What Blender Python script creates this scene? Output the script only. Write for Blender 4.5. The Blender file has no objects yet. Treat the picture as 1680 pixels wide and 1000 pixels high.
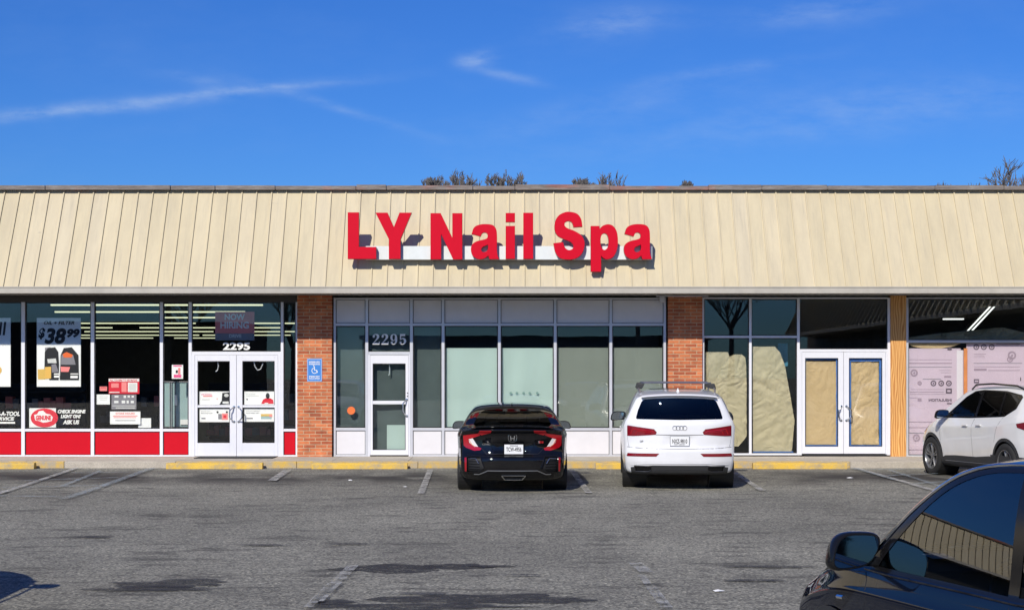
import bpy, bmesh, math, random
import numpy as np
from mathutils import Vector, Matrix, noise
from mathutils.bvhtree import BVHTree
R = math.radians
C = bpy.context.scene.collection
scene = bpy.context.scene
# ------------------------------------------------------------------ camera, sky, sun, exposure
CAM_H = 1.86; F = 2426.0; CX = 835.0; HY = 611.0
cam = bpy.data.cameras.new('camera'); co = bpy.data.objects.new('camera', cam); C.objects.link(co)
co.location = (0, 0, CAM_H); co.rotation_euler = (R(90), 0, 0)
cam.sensor_width = 36; cam.lens = F / 1680 * 36
cam.shift_x = (840 - CX) / 1680; cam.shift_y = (HY - 500) / 1680
cam.clip_start = 0.05; cam.clip_end = 2000
scene.camera = co
def at(px, py, y):
    s = F / y
    return Vector(((px - CX) / s, y, CAM_H + (HY - py) / s))

SUN = Vector((-.47, -1.35, 1)).normalized()
sd = bpy.data.lights.new('sun', 'SUN'); sd.energy = 4.3; sd.angle = R(.53); sd.color = (1, .93, .81)
so = bpy.data.objects.new('sun', sd); C.objects.link(so); so.rotation_euler = SUN.to_track_quat('Z', 'Y').to_euler()
so.location = (0, 0, 30)
scene.view_settings.view_transform = 'Standard'; scene.view_settings.look = 'None'
scene.view_settings.exposure = .06; scene.view_settings.gamma = 1

world = bpy.data.worlds.new('World'); scene.world = world; world.use_nodes = True
def build_world():
    nt = world.node_tree; n = nt.nodes; L = nt.links
    for x in list(n): n.remove(x)
    out = n.new('ShaderNodeOutputWorld'); bg = n.new('ShaderNodeBackground'); bg.inputs[1].default_value = .12
    sky = n.new('ShaderNodeTexSky'); sky.sky_type = 'NISHITA'; sky.sun_disc = False
    sky.sun_elevation = math.asin(SUN.z); sky.sun_rotation = math.atan2(SUN.x, SUN.y) % (2 * math.pi)
    sky.altitude = 0; sky.air_density = 1.15; sky.dust_density = .25; sky.ozone_density = 3.4
    tc = n.new('ShaderNodeTexCoord'); sp = n.new('ShaderNodeSeparateXYZ'); L.new(tc.outputs['Generated'], sp.inputs[0])
    def m(op, a, b=None, c=None, clamp=False):
        x = n.new('ShaderNodeMath'); x.operation = op; x.use_clamp = clamp
        for i, v in enumerate((a, b, c)):
            if v is None: continue
            if isinstance(v, (int, float)): x.inputs[i].default_value = v
            else: L.new(v, x.inputs[i])
        return x.outputs[0]
    yy = m('MAXIMUM', sp.outputs[1], .05)
    u = m('DIVIDE', sp.outputs[0], yy); v = m('DIVIDE', sp.outputs[2], yy)
    cb = n.new('ShaderNodeCombineXYZ'); L.new(u, cb.inputs[0]); L.new(v, cb.inputs[1])
    def nz(scale, det, sx, sy):
        mp = n.new('ShaderNodeMapping'); mp.inputs['Scale'].default_value = (sx, sy, 1); L.new(cb.outputs[0], mp.inputs[0])
        t = n.new('ShaderNodeTexNoise'); t.inputs['Scale'].default_value = scale; t.inputs['Detail'].default_value = det
        t.inputs['Roughness'].default_value = .62
        L.new(mp.outputs[0], t.inputs[0]); return t.outputs[0]
    n1 = nz(26, 8, 1, 3.0); n2 = nz(5, 6, 1, 2.4)
    wob = m('MULTIPLY', m('SUBTRACT', nz(9, 3, 1, 1), .5), .012)
    total = None
    # wisps: centre px, half length, half width, slope, strength
    for (px, py, a, b, ang, st) in ((230, 166, 330, 13, 5.5, .42), (60, 184, 130, 9, 4, .30), (430, 146, 140, 6, 3.5, .30), (545, 176, 150, 9, -17, .24),
                                    (780, 97, 34, 15, 8, .55), (836, 124, 60, 9, -14, .30), (1010, 38, 105, 28, 9, .30),
                                    (1330, 22, 150, 26, 4, .24), (1180, 118, 170, 12, 9, .16), (1480, 165, 300, 40, 3, .16), (1000, 175, 260, 30, 10, .14), (1250, 215, 420, 38, 6, .13), (330, 130, 80, 12, -12, .14)):
        u0 = (px - CX) / F; v0 = (HY - py) / F; ca, sa = math.cos(R(ang)), math.sin(R(ang))
        du = m('SUBTRACT', u, u0); dv = m('ADD', m('SUBTRACT', v, v0), wob)
        p = m('ADD', m('MULTIPLY', du, ca * F / a), m('MULTIPLY', dv, sa * F / a))
        q = m('ADD', m('MULTIPLY', du, -sa * F / b), m('MULTIPLY', dv, ca * F / b))
        r2 = m('ADD', m('MULTIPLY', p, p), m('MULTIPLY', q, q))
        e = m('MULTIPLY', m('POWER', 2.718, m('MULTIPLY', r2, -1.4)), st)
        total = e if total is None else m('ADD', total, e)
    tex = m('MULTIPLY', m('SUBTRACT', n1, .30, clamp=True), 2.6)
    veil = m('MULTIPLY', m('SUBTRACT', n2, .47, clamp=True), .5)
    mask = m('ADD', m('MULTIPLY', total, tex), m('MULTIPLY', veil, m('MULTIPLY', n1, .7)), clamp=True)
    front = m('GREATER_THAN', sp.outputs[1], .06); mask = m('MULTIPLY', mask, front)
    hs = n.new('ShaderNodeHueSaturation'); hs.inputs['Saturation'].default_value = 1.12; hs.inputs['Value'].default_value = 1.0
    hs.inputs['Hue'].default_value = .503
    L.new(sky.outputs[0], hs.inputs['Color'])
    tn = n.new('ShaderNodeMix'); tn.data_type = 'RGBA'; tn.blend_type = 'MULTIPLY'; tn.inputs[0].default_value = 1
    L.new(hs.outputs[0], tn.inputs[6]); tn.inputs[7].default_value = (.20, .43, .86, 1)
    mx = n.new('ShaderNodeMix'); mx.data_type = 'RGBA'; L.new(mask, mx.inputs[0])
    L.new(tn.outputs[2], mx.inputs[6]); mx.inputs[7].default_value = (3.6, 4.7, 6.6, 1)
    L.new(mx.outputs[2], bg.inputs[0]); L.new(bg.outputs[0], out.inputs[0])
build_world()

# ------------------------------------------------------------------ materials
MATS = {}
def newmat(name):
    m = bpy.data.materials.new(name); m.use_nodes = True; MATS[name] = m
    return m, m.node_tree, m.node_tree.nodes['Principled BSDF']
def setp(b, col=None, rough=None, metal=None, coat=None, spec=None, em=None, ems=None, trans=None, ior=None):
    if col is not None: b.inputs['Base Color'].default_value = (*col, 1)
    if rough is not None: b.inputs['Roughness'].default_value = rough
    if metal is not None: b.inputs['Metallic'].default_value = metal
    if coat is not None: b.inputs['Coat Weight'].default_value = coat; b.inputs['Coat Roughness'].default_value = .03
    if spec is not None: b.inputs['Specular IOR Level'].default_value = spec
    if em is not None: b.inputs['Emission Color'].default_value = (*em, 1); b.inputs['Emission Strength'].default_value = ems
    if trans is not None: b.inputs['Transmission Weight'].default_value = trans
    if ior is not None: b.inputs['IOR'].default_value = ior
def tex(nt, kind, coord='Object', scale=(1, 1, 1), **kw):
    tc = nt.nodes.new('ShaderNodeTexCoord'); mp = nt.nodes.new('ShaderNodeMapping'); mp.inputs['Scale'].default_value = scale
    nt.links.new(tc.outputs[coord], mp.inputs[0])
    t = nt.nodes.new('ShaderNodeTex' + kind); nt.links.new(mp.outputs[0], t.inputs['Vector'])
    for k, v in kw.items(): t.inputs[k].default_value = v
    return t
def ramp(nt, src, stops):
    r = nt.nodes.new('ShaderNodeValToRGB'); nt.links.new(src, r.inputs[0])
    while len(r.color_ramp.elements) < len(stops): r.color_ramp.elements.new(.5)
    for e, (p, c) in zip(r.color_ramp.elements, stops):
        e.position = p; e.color = (*c, 1) if len(c) == 3 else c
    return r.outputs[0]
def mixc(nt, f, a, b, mode='MIX'):
    x = nt.nodes.new('ShaderNodeMix'); x.data_type = 'RGBA'; x.blend_type = mode
    for i, v in ((0, f), (6, a), (7, b)):
        if isinstance(v, (int, float)): x.inputs[i].default_value = v
        elif isinstance(v, tuple): x.inputs[i].default_value = (*v, 1)
        else: nt.links.new(v, x.inputs[i])
    return x.outputs[2]
def mth(nt, op, a, b=None, clamp=False):
    x = nt.nodes.new('ShaderNodeMath'); x.operation = op; x.use_clamp = clamp
    for i, v in enumerate((a, b)):
        if v is None: continue
        if isinstance(v, (int, float)): x.inputs[i].default_value = v
        else: nt.links.new(v, x.inputs[i])
    return x.outputs[0]
def bump(nt, b, h, strength=.3, dist=.01):
    x = nt.nodes.new('ShaderNodeBump'); x.inputs['Strength'].default_value = strength; x.inputs['Distance'].default_value = dist
    nt.links.new(h, x.inputs['Height']); nt.links.new(x.outputs[0], b.inputs['Normal'])
def plain(name, col, rough=.6, metal=0, coat=None, spec=None, var=0, vs=3, em=None, ems=0):
    """one colour with a little wear noise"""
    m, nt, b = newmat(name); setp(b, col, rough, metal, coat, spec, em, ems if em else None)
    if var:
        t = tex(nt, 'Noise', scale=(1, 1, 1), Scale=vs, Detail=6, Roughness=.65)
        c = ramp(nt, t.outputs[0], [(.25, tuple(x * (1 - var) for x in col)), (.75, tuple(min(1, x * (1 + var * .6)) for x in col))])
        nt.links.new(c, b.inputs['Base Color'])
    return m
def glassmat(name, tint=(.85, .92, .9), rough=0, refl=1.0, wave=0, ior=1.5):
    m, nt, b = newmat(name); nt.nodes.remove(b); out = nt.nodes['Material Output']
    tr = nt.nodes.new('ShaderNodeBsdfTransparent'); tr.inputs[0].default_value = (*tint, 1)
    gl = nt.nodes.new('ShaderNodeBsdfGlossy'); gl.inputs['Roughness'].default_value = rough; gl.inputs[0].default_value = (refl, refl, refl, 1)
    fr = nt.nodes.new('ShaderNodeFresnel'); fr.inputs[0].default_value = ior
    mx = nt.nodes.new('ShaderNodeMixShader'); nt.links.new(fr.outputs[0], mx.inputs[0])
    nt.links.new(tr.outputs[0], mx.inputs[1]); nt.links.new(gl.outputs[0], mx.inputs[2]); nt.links.new(mx.outputs[0], out.inputs[0])
    if wave:
        t = tex(nt, 'Noise', Scale=1.3, Detail=1)
        x = nt.nodes.new('ShaderNodeBump'); x.inputs['Strength'].default_value = wave; x.inputs['Distance'].default_value = .02
        nt.links.new(t.outputs[0], x.inputs['Height']); nt.links.new(x.outputs[0], gl.inputs['Normal'])
    return m

def m_asphalt():
    m, nt, b = newmat('asphalt'); setp(b, rough=.88, spec=.3)
    big = tex(nt, 'Noise', Scale=.35, Detail=5, Roughness=.6)
    base = ramp(nt, big.outputs[0], [(.28, (.182, .178, .153)), (.72, (.292, .284, .240))])
    # aggregate speckle
    sp = tex(nt, 'Voronoi', Scale=48); sc = ramp(nt, sp.outputs['Color'], [(.1, (.40, .40, .40)), (.5, (.95, .95, .95)), (.88, (1.6, 1.58, 1.5)), (1, (3.0, 2.9, 2.7))])
    c = mixc(nt, 1.0, base, sc, 'MULTIPLY')
    f = tex(nt, 'Noise', Scale=160, Detail=3, Roughness=.7); fc = ramp(nt, f.outputs[0], [(.3, (.62, .62, .62)), (.7, (1.35, 1.35, 1.35))])
    c = mixc(nt, 1.0, c, fc, 'MULTIPLY')
    # stretched oil and tyre stains along x
    st = tex(nt, 'Noise', scale=(.55, 1.5, 1), Scale=1.25, Detail=8, Roughness=.72)
    sf = ramp(nt, st.outputs[0], [(.545, (0, 0, 0)), (.64, (1, 1, 1))])
    c = mixc(nt, mth(nt, 'MULTIPLY', sf, .60), c, (.040, .039, .037))
    s2 = tex(nt, 'Noise', scale=(.9, 2.4, 1), Scale=1.6, Detail=6, Roughness=.6)
    s2f = ramp(nt, s2.outputs[0], [(.58, (0, 0, 0)), (.66, (1, 1, 1))])
    c = mixc(nt, mth(nt, 'MULTIPLY', s2f, .5), c, (.035, .034, .034))
    # oil darkening where cars park, along the kerb
    tc = nt.nodes.new('ShaderNodeTexCoord'); spx = nt.nodes.new('ShaderNodeSeparateXYZ'); nt.links.new(tc.outputs['Object'], spx.inputs[0])
    d = mth(nt, 'SUBTRACT', 1, mth(nt, 'DIVIDE', mth(nt, 'ABSOLUTE', mth(nt, 'SUBTRACT', spx.outputs[1], 27.0)), 1.9), True)
    pn = tex(nt, 'Noise', scale=(.5, .35, 1), Scale=1.5, Detail=5)
    pf = ramp(nt, pn.outputs[0], [(.34, (0, 0, 0)), (.56, (1, 1, 1))])
    c = mixc(nt, mth(nt, 'MULTIPLY', mth(nt, 'MULTIPLY', d, pf), 1.25, True), c, (.050, .047, .044))
    # cracks
    cr = tex(nt, 'Voronoi', Scale=.33); cr.feature = 'DISTANCE_TO_EDGE'
    dn = tex(nt, 'Noise', Scale=2.2, Detail=6)
    vm = nt.nodes.new('ShaderNodeVectorMath'); vm.operation = 'MULTIPLY_ADD'; nt.links.new(dn.outputs['Color'], vm.inputs[0]); vm.inputs[1].default_value = (.9, .9, 0)
    tc2 = nt.nodes.new('ShaderNodeTexCoord'); nt.links.new(tc2.outputs['Object'], vm.inputs[2]); nt.links.new(vm.outputs[0], cr.inputs['Vector'])
    cf = ramp(nt, cr.outputs['Distance'], [(.0, (1, 1, 1)), (.006, (0, 0, 0))])
    c = mixc(nt, mth(nt, 'MULTIPLY', cf, .32), c, (.03, .03, .03))
    nt.links.new(c, b.inputs['Base Color'])
    bump(nt, b, mth(nt, 'ADD', sp.outputs['Distance'], f.outputs[0]), .55, .006)
    return m
def alpha_out(nt, b, a):
    tr = nt.nodes.new('ShaderNodeBsdfTransparent'); mx = nt.nodes.new('ShaderNodeMixShader'); nt.links.new(a, mx.inputs[0])
    nt.links.new(tr.outputs[0], mx.inputs[1]); nt.links.new(b.outputs[0], mx.inputs[2]); nt.links.new(mx.outputs[0], nt.nodes['Material Output'].inputs[0])
def m_worn_line(name, col, cut, soft=.05, sc=5):
    """thin paint with holes worn through to the asphalt below"""
    m, nt, b = newmat(name); setp(b, col, rough=.8)
    a = tex(nt, 'Noise', Scale=sc, Detail=9, Roughness=.75); f = tex(nt, 'Noise', Scale=75, Detail=4, Roughness=.7)
    s = mth(nt, 'ADD', mth(nt, 'MULTIPLY', a.outputs[0], .6), mth(nt, 'MULTIPLY', f.outputs[0], .4))
    nt.links.new(ramp(nt, f.outputs[0], [(.3, tuple(x * .7 for x in col)), (.7, tuple(x * 1.15 for x in col))]), b.inputs['Base Color'])
    alpha_out(nt, b, ramp(nt, s, [(cut - soft, (1, 1, 1)), (cut + soft, (0, 0, 0))])); return m
def m_patch():
    m, nt, b = newmat('patched_asphalt'); setp(b, rough=.85)
    e = tex(nt, 'Noise', scale=(1, 2.2, 1), Scale=4.5, Detail=9, Roughness=.8); g = tex(nt, 'Noise', Scale=60, Detail=3, Roughness=.8)
    alpha_out(nt, b, ramp(nt, mth(nt, 'ADD', mth(nt, 'MULTIPLY', e.outputs[0], .65), mth(nt, 'MULTIPLY', g.outputs[0], .35)), [(.38, (0, 0, 0)), (.55, (.86, .86, .86))]))
    t = tex(nt, 'Noise', Scale=90, Detail=4, Roughness=.75)
    nt.links.new(ramp(nt, t.outputs[0], [(.3, (.018, .018, .020)), (.62, (.045, .045, .048)), (.75, (.20, .20, .19))]), b.inputs['Base Color'])
    bump(nt, b, t.outputs[0], .5, .006); return m
def m_concrete(name, c0, c1, sc=2.2):
    m, nt, b = newmat(name); setp(b, rough=.85)
    a = tex(nt, 'Noise', Scale=sc, Detail=8, Roughness=.7); f = tex(nt, 'Noise', Scale=70, Detail=3)
    c = ramp(nt, a.outputs[0], [(.3, c0), (.7, c1)])
    c = mixc(nt, 1.0, c, ramp(nt, f.outputs[0], [(.3, (.8, .8, .8)), (.7, (1.15, 1.15, 1.15))]), 'MULTIPLY')
    nt.links.new(c, b.inputs['Base Color']); bump(nt, b, f.outputs[0], .3, .004); return m
def m_worn(name, paint, under, cut=.5, rough=.75, sc=6, soft=.06, stretch=(1, 1, 1)):
    """paint worn through to what is under it"""
    m, nt, b = newmat(name); setp(b, rough=rough)
    a = tex(nt, 'Noise', scale=stretch, Scale=sc, Detail=9, Roughness=.75); f = tex(nt, 'Noise', Scale=60, Detail=4, Roughness=.7)
    s = mth(nt, 'ADD', mth(nt, 'MULTIPLY', a.outputs[0], .7), mth(nt, 'MULTIPLY', f.outputs[0], .3))
    k = ramp(nt, s, [(cut - soft, (0, 0, 0)), (cut + soft, (1, 1, 1))])
    c = mixc(nt, k, tuple(paint), tuple(under))
    c = mixc(nt, 1.0, c, ramp(nt, f.outputs[0], [(.3, (.78, .78, .78)), (.7, (1.15, 1.15, 1.15))]), 'MULTIPLY')
    nt.links.new(c, b.inputs['Base Color']); bump(nt, b, f.outputs[0], .35, .004); return m
def m_brick():
    m, nt, b = newmat('red_brick'); setp(b, rough=.85)
    tc = nt.nodes.new('ShaderNodeTexCoord'); sp = nt.nodes.new('ShaderNodeSeparateXYZ'); nt.links.new(tc.outputs['Object'], sp.inputs[0])
    cb = nt.nodes.new('ShaderNodeCombineXYZ'); nt.links.new(mth(nt, 'ADD', sp.outputs[0], sp.outputs[1]), cb.inputs[0]); nt.links.new(sp.outputs[2], cb.inputs[1])
    def br(c1, c2, mo):
        t = nt.nodes.new('ShaderNodeTexBrick'); nt.links.new(cb.outputs[0], t.inputs['Vector'])
        t.inputs['Scale'].default_value = 1; t.inputs['Brick Width'].default_value = .245; t.inputs['Row Height'].default_value = .0725
        t.inputs['Mortar Size'].default_value = .0085; t.inputs['Mortar Smooth'].default_value = .15; t.inputs['Bias'].default_value = -.05
        t.inputs['Color1'].default_value = (*c1, 1); t.inputs['Color2'].default_value = (*c2, 1); t.inputs['Mortar'].default_value = (*mo, 1); return t
    t = br((.62, .200, .078), (.38, .090, .038), (.56, .38, .24))
    n = tex(nt, 'Noise', Scale=3.5, Detail=7, Roughness=.7)
    c = mixc(nt, 1.0, t.outputs['Color'], ramp(nt, n.outputs[0], [(.3, (.62, .64, .68)), (.7, (1.28, 1.18, 1.08))]), 'MULTIPLY')
    nt.links.new(c, b.inputs['Base Color'])
    h = mth(nt, 'SUBTRACT', mth(nt, 'MULTIPLY', tex(nt, 'Noise', Scale=50, Detail=3).outputs[0], .3), t.outputs['Fac'])
    bump(nt, b, h, .8, .012); return m
def m_mansard():
    m, nt, b = newmat('mansard_metal'); setp(b, rough=.55, spec=.25)
    tc = nt.nodes.new('ShaderNodeTexCoord'); sp = nt.nodes.new('ShaderNodeSeparateXYZ'); nt.links.new(tc.outputs['Object'], sp.inputs[0])
    pan = mth(nt, 'FLOOR', mth(nt, 'DIVIDE', sp.outputs[0], .308))
    wn = nt.nodes.new('ShaderNodeTexWhiteNoise'); wn.noise_dimensions = '1D'; nt.links.new(pan, wn.inputs['W'])
    c = ramp(nt, wn.outputs['Value'], [(0, (.55, .475, .318)), (.45, (.567, .491, .331)), (.8, (.58, .503, .345)), (1, (.56, .492, .352))])
    n = tex(nt, 'Noise', scale=(1.5, .35, .35), Scale=2, Detail=8, Roughness=.7)
    c = mixc(nt, 1.0, c, ramp(nt, n.outputs[0], [(.25, (.86, .86, .87)), (.6, (1.03, 1.03, 1.02))]), 'MULTIPLY')
    # run-off streaks
    s = tex(nt, 'Noise', scale=(9, .5, .5), Scale=1.6, Detail=6, Roughness=.65)
    c = mixc(nt, mth(nt, 'MULTIPLY', ramp(nt, s.outputs[0], [(.54, (0, 0, 0)), (.74, (1, 1, 1))]), .36), c, (.33, .30, .24))
    # scattered scuffs
    q = tex(nt, 'Noise', scale=(1, 3.5, 3.5), Scale=1.9, Detail=5, Roughness=.6)
    c = mixc(nt, mth(nt, 'MULTIPLY', ramp(nt, q.outputs[0], [(.70, (0, 0, 0)), (.74, (1, 1, 1))]), .45), c, (.30, .28, .24))
    nt.links.new(c, b.inputs['Base Color'])
    bump(nt, b, tex(nt, 'Noise', scale=(3, 1, 1), Scale=1.3, Detail=3).outputs[0], .5, .02); return m
def m_cap():
    m, nt, b = newmat('weathered_coping'); setp(b, rough=.8)
    n = tex(nt, 'Noise', scale=(.35, 1, 1), Scale=1.1, Detail=4, Roughness=.6)
    f = tex(nt, 'Noise', scale=(.6, 3, 6), Scale=5, Detail=8, Roughness=.75)
    c = ramp(nt, f.outputs[0], [(.3, (.10, .085, .075)), (.5, (.20, .17, .15)), (.62, (.26, .24, .22)), (.75, (.45, .42, .38))])
    r = ramp(nt, f.outputs[0], [(.3, (.22, .07, .055)), (.6, (.36, .13, .10)), (.75, (.45, .36, .32))])
    c = mixc(nt, ramp(nt, n.outputs[0], [(.55, (0, 0, 0)), (.64, (1, 1, 1))]), c, r)
    nt.links.new(c, b.inputs['Base Color']); return m
def m_wood():
    m, nt, b = newmat('plywood'); setp(b, rough=.6)
    n = tex(nt, 'Noise', scale=(1, 1, .25), Scale=2.2, Detail=3)
    w = tex(nt, 'Wave', scale=(4.5, 4.5, .9), Scale=1.6, Distortion=14, Detail=2); w.inputs['Detail Scale'].default_value = .6
    c = ramp(nt, w.outputs[0], [(.1, (.50, .205, .050)), (.45, (.66, .33, .10)), (.9, (.74, .43, .155))])
    c = mixc(nt, 1.0, c, ramp(nt, n.outputs[0], [(.3, (.85, .82, .8)), (.7, (1.1, 1.08, 1.0))]), 'MULTIPLY')
    nt.links.new(c, b.inputs['Base Color']); return m
def m_paper(name, c0, c1):
    m, nt, b = newmat(name); setp(b, rough=.75)
    n = tex(nt, 'Noise', Scale=5, Detail=8, Roughness=.7)
    nt.links.new(ramp(nt, n.outputs[0], [(.3, c0), (.7, c1)]), b.inputs['Base Color']); return m
def m_led(name, col, s): 
    return plain(name, (.8, .8, .8), em=col, ems=s)
m_asphalt(); m_patch(); m_brick(); m_mansard(); m_cap(); m_wood()
m_concrete('sidewalk_concrete', (.37, .33, .27), (.52, .47, .39)); m_concrete('block', (.25, .24, .22), (.36, .34, .32))
m_worn('kerb_yellow', (.66, .42, .06), (.38, .34, .27), .50, sc=3.5, soft=.08)
m_worn('stop_yellow', (.70, .45, .055), (.36, .30, .20), .55, sc=4, soft=.08)
m_worn_line('line_white', (.54, .53, .49), .50, .09)
m_worn_line('line_blue', (.36, .42, .45), .46, .13)
m_worn_line('line_faint', (.50, .50, .47), .47, .08)
plain('fascia', (.46, .43, .37), .6, var=.18, vs=2)
plain('soffit', (.30, .29, .27), .8, var=.1); plain('dark_frame', (.055, .047, .042), .5)
plain('alu', (.60, .61, .65), .38, metal=.25, var=.08, vs=4); plain('alu_white', (.74, .75, .80), .35, var=.04, vs=5)
plain('grey_panel', (.70, .69, .71), .5, var=.07, vs=2.5); plain('red_panel', (.56, .004, .016), .45, spec=.15, var=.05, vs=2)
plain('black_seal', (.012, .012, .013), .5); plain('dark_room', (.055, .055, .058), .9, var=.2); plain('ceiling_tile', (.15, .165, .135), .9)
plain('dark_floor', (.10, .10, .10), .5); plain('teal_blind', (.53, .61, .585), .85, var=.06, vs=1.2); plain('olive_blind', (.27, .275, .245), .85, var=.08, vs=1.2)
plain('dim_drape', (.10, .12, .125), .9, var=.2, vs=1.5)
plain('sign_red', (.60, .002, .020), .5, spec=.12, var=.03, vs=6); plain('sign_return', (.30, .004, .012), .4); plain('raceway_white', (.72, .76, .74), .5, var=.08, vs=6)
plain('white_print', (.82, .82, .80), .6); plain('paper_white', (.88, .88, .87), .6, var=.03); plain('ink', (.012, .012, .016), .6); plain('ink_grey', (.25, .24, .27), .7)
plain('ink_red', (.70, .015, .04), .5); plain('ink_pink', (.80, .10, .28), .5); plain('ink_salmon', (.85, .28, .27), .5); plain('gold', (.72, .48, .12), .5); plain('orange', (.80, .16, .03), .5)
plain('ink_faded_red', (.78, .24, .23), .6); plain('print_faded', (.66, .66, .64), .6); plain('blue_sign', (.045, .22, .62), .4); plain('steel', (.62, .63, .64), .22, metal=1)
plain('mat_black', (.03, .03, .03), .95, var=.3, vs=30); plain('pink_board', (.60, .49, .575), .8, var=.05, vs=2); plain('seam_tape', (.70, .66, .70), .7)
plain('stud', (.70, .27, .09), .7, var=.15, vs=8); plain('blue_tape', (.05, .17, .50), .6, var=.2, vs=9); plain('cloth_blue', (.05, .22, .34), .8)
m_paper('kraft', (.50, .37, .195), (.58, .44, .25)); m_paper('tan_paper', (.40, .355, .225), (.49, .435, .29))
plain('tube_light', (.8, .8, .7), em=(.90, .95, .62), ems=.95); plain('tube_white', (.8, .8, .8), em=(.95, 1, .95), ems=1.5)
plain('bark', (.125, .115, .11), .9, var=.2, vs=4); plain('glass_door_case', (.36, .50, .50), .3)
glassmat('shop_glass', (.985, .993, .99), wave=.02); glassmat('blind_glass', (.93, .965, .955), wave=.02)

# ------------------------------------------------------------------ mesh helpers
class MB:
    def __init__(s): s.v = []; s.f = []; s.mi = []; s.m = 0
    def add(s, vs, fs, m=None):
        o = len(s.v); s.v += [tuple(p) for p in vs]; s.f += [tuple(i + o for i in f) for f in fs]; s.mi += [s.m if m is None else m] * len(fs); return s
    def box(s, x0, x1, y0, y1, z0, z1, m=None):
        if x0 > x1: x0, x1 = x1, x0
        if z0 > z1: z0, z1 = z1, z0
        if y0 > y1: y0, y1 = y1, y0
        return s.add([(x0, y0, z0), (x1, y0, z0), (x1, y1, z0), (x0, y1, z0), (x0, y0, z1), (x1, y0, z1), (x1, y1, z1), (x0, y1, z1)],
                     [(0, 3, 2, 1), (4, 5, 6, 7), (0, 1, 5, 4), (1, 2, 6, 5), (2, 3, 7, 6), (3, 0, 4, 7)], m)
    def extr(s, poly, y0, y1, m=None):
        """polygon in x,z pushed along y"""
        n = len(poly)
        if sum(poly[i][0] * poly[(i + 1) % n][1] - poly[(i + 1) % n][0] * poly[i][1] for i in range(n)) < 0: poly = poly[::-1]
        vs = [(x, y0, z) for x, z in poly] + [(x, y1, z) for x, z in poly]
        return s.add(vs, [tuple(range(n)), tuple(range(2 * n - 1, n - 1, -1))] + [(i, i + n, (i + 1) % n + n, (i + 1) % n) for i in range(n)], m)
    def tube(s, pts, r, n=8, m=None, cap=True):
        pts = [Vector(p) for p in pts]; rs = r if isinstance(r, (list, tuple)) else [r] * len(pts); vs = []; fs = []
        up = Vector((0, 0, 1)); prev = None
        for i, p in enumerate(pts):
            d = (pts[min(i + 1, len(pts) - 1)] - pts[max(i - 1, 0)]).normalized()
            if prev is None: prev = d.orthogonal().normalized()
            a = (prev - d * prev.dot(d)).normalized(); b = d.cross(a); prev = a
            for k in range(n):
                t = 2 * math.pi * k / n; vs.append(p + (a * math.cos(t) + b * math.sin(t)) * rs[i])
        for i in range(len(pts) - 1):
            for k in range(n): fs.append((i * n + k, i * n + (k + 1) % n, (i + 1) * n + (k + 1) % n, (i + 1) * n + k))
        if cap: fs += [tuple(range(n - 1, -1, -1)), tuple(range((len(pts) - 1) * n, len(pts) * n))]
        return s.add(vs, fs, m)
    def lathe(s, prof, axis='x', c=(0, 0, 0), n=32, m=None, sy=1):
        """profile (r, a): a along axis"""
        vs = []; fs = []
        for r, a in prof:
            for k in range(n):
                t = 2 * math.pi * k / n; u, v = r * math.cos(t), r * math.sin(t)
                p = (a, u, v) if axis == 'x' else ((u, a, v) if axis == 'y' else (u, v, a)); vs.append((p[0] + c[0], p[1] + c[1], p[2] + c[2]))
        for i in range(len(prof) - 1):
            for k in range(n): fs.append((i * n + k, i * n + (k + 1) % n, (i + 1) * n + (k + 1) % n, (i + 1) * n + k))
        return s.add(vs, fs, m)
    def build(s, name, mat, parent=None, smooth=False, bevel=0, loc=None):
        me = bpy.data.meshes.new(name); me.from_pydata(s.v, [], s.f)
        for m in (mat if isinstance(mat, (list, tuple)) else [mat]): me.materials.append(MATS[m] if isinstance(m, str) else m)
        if any(s.mi): me.polygons.foreach_set('material_index', s.mi)
        me.update()
        o = bpy.data.objects.new(name, me); C.objects.link(o)
        if smooth:
            me.polygons.foreach_set('use_smooth', [True] * len(me.polygons)); me.set_sharp_from_angle(angle=R(smooth if smooth is not True else 40))
        if bevel:
            b = o.modifiers.new('b', 'BEVEL'); b.width = bevel; b.segments = 2; b.limit_method = 'ANGLE'
        if parent is not None: o.parent = parent
        if loc is not None: o.location = loc
        return o
def tag(o, label=None, cat=None, group=None, kind=None):
    if label: o['label'] = label
    if cat: o['category'] = cat
    if group: o['group'] = group
    if kind: o['kind'] = kind
    return o
def empty(name, loc=(0, 0, 0), rz=0, label=None, cat=None, group=None):
    o = bpy.data.objects.new(name, None); C.objects.link(o); o.location = loc; o.rotation_euler.z = rz; o.empty_display_size = .2
    return tag(o, label, cat, group)
def copy_tree(o, parent=None):
    c = o.copy(); C.objects.link(c)
    if parent is not None: c.parent = parent
    for ch in list(o.children): copy_tree(ch, c)
    return c
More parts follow.
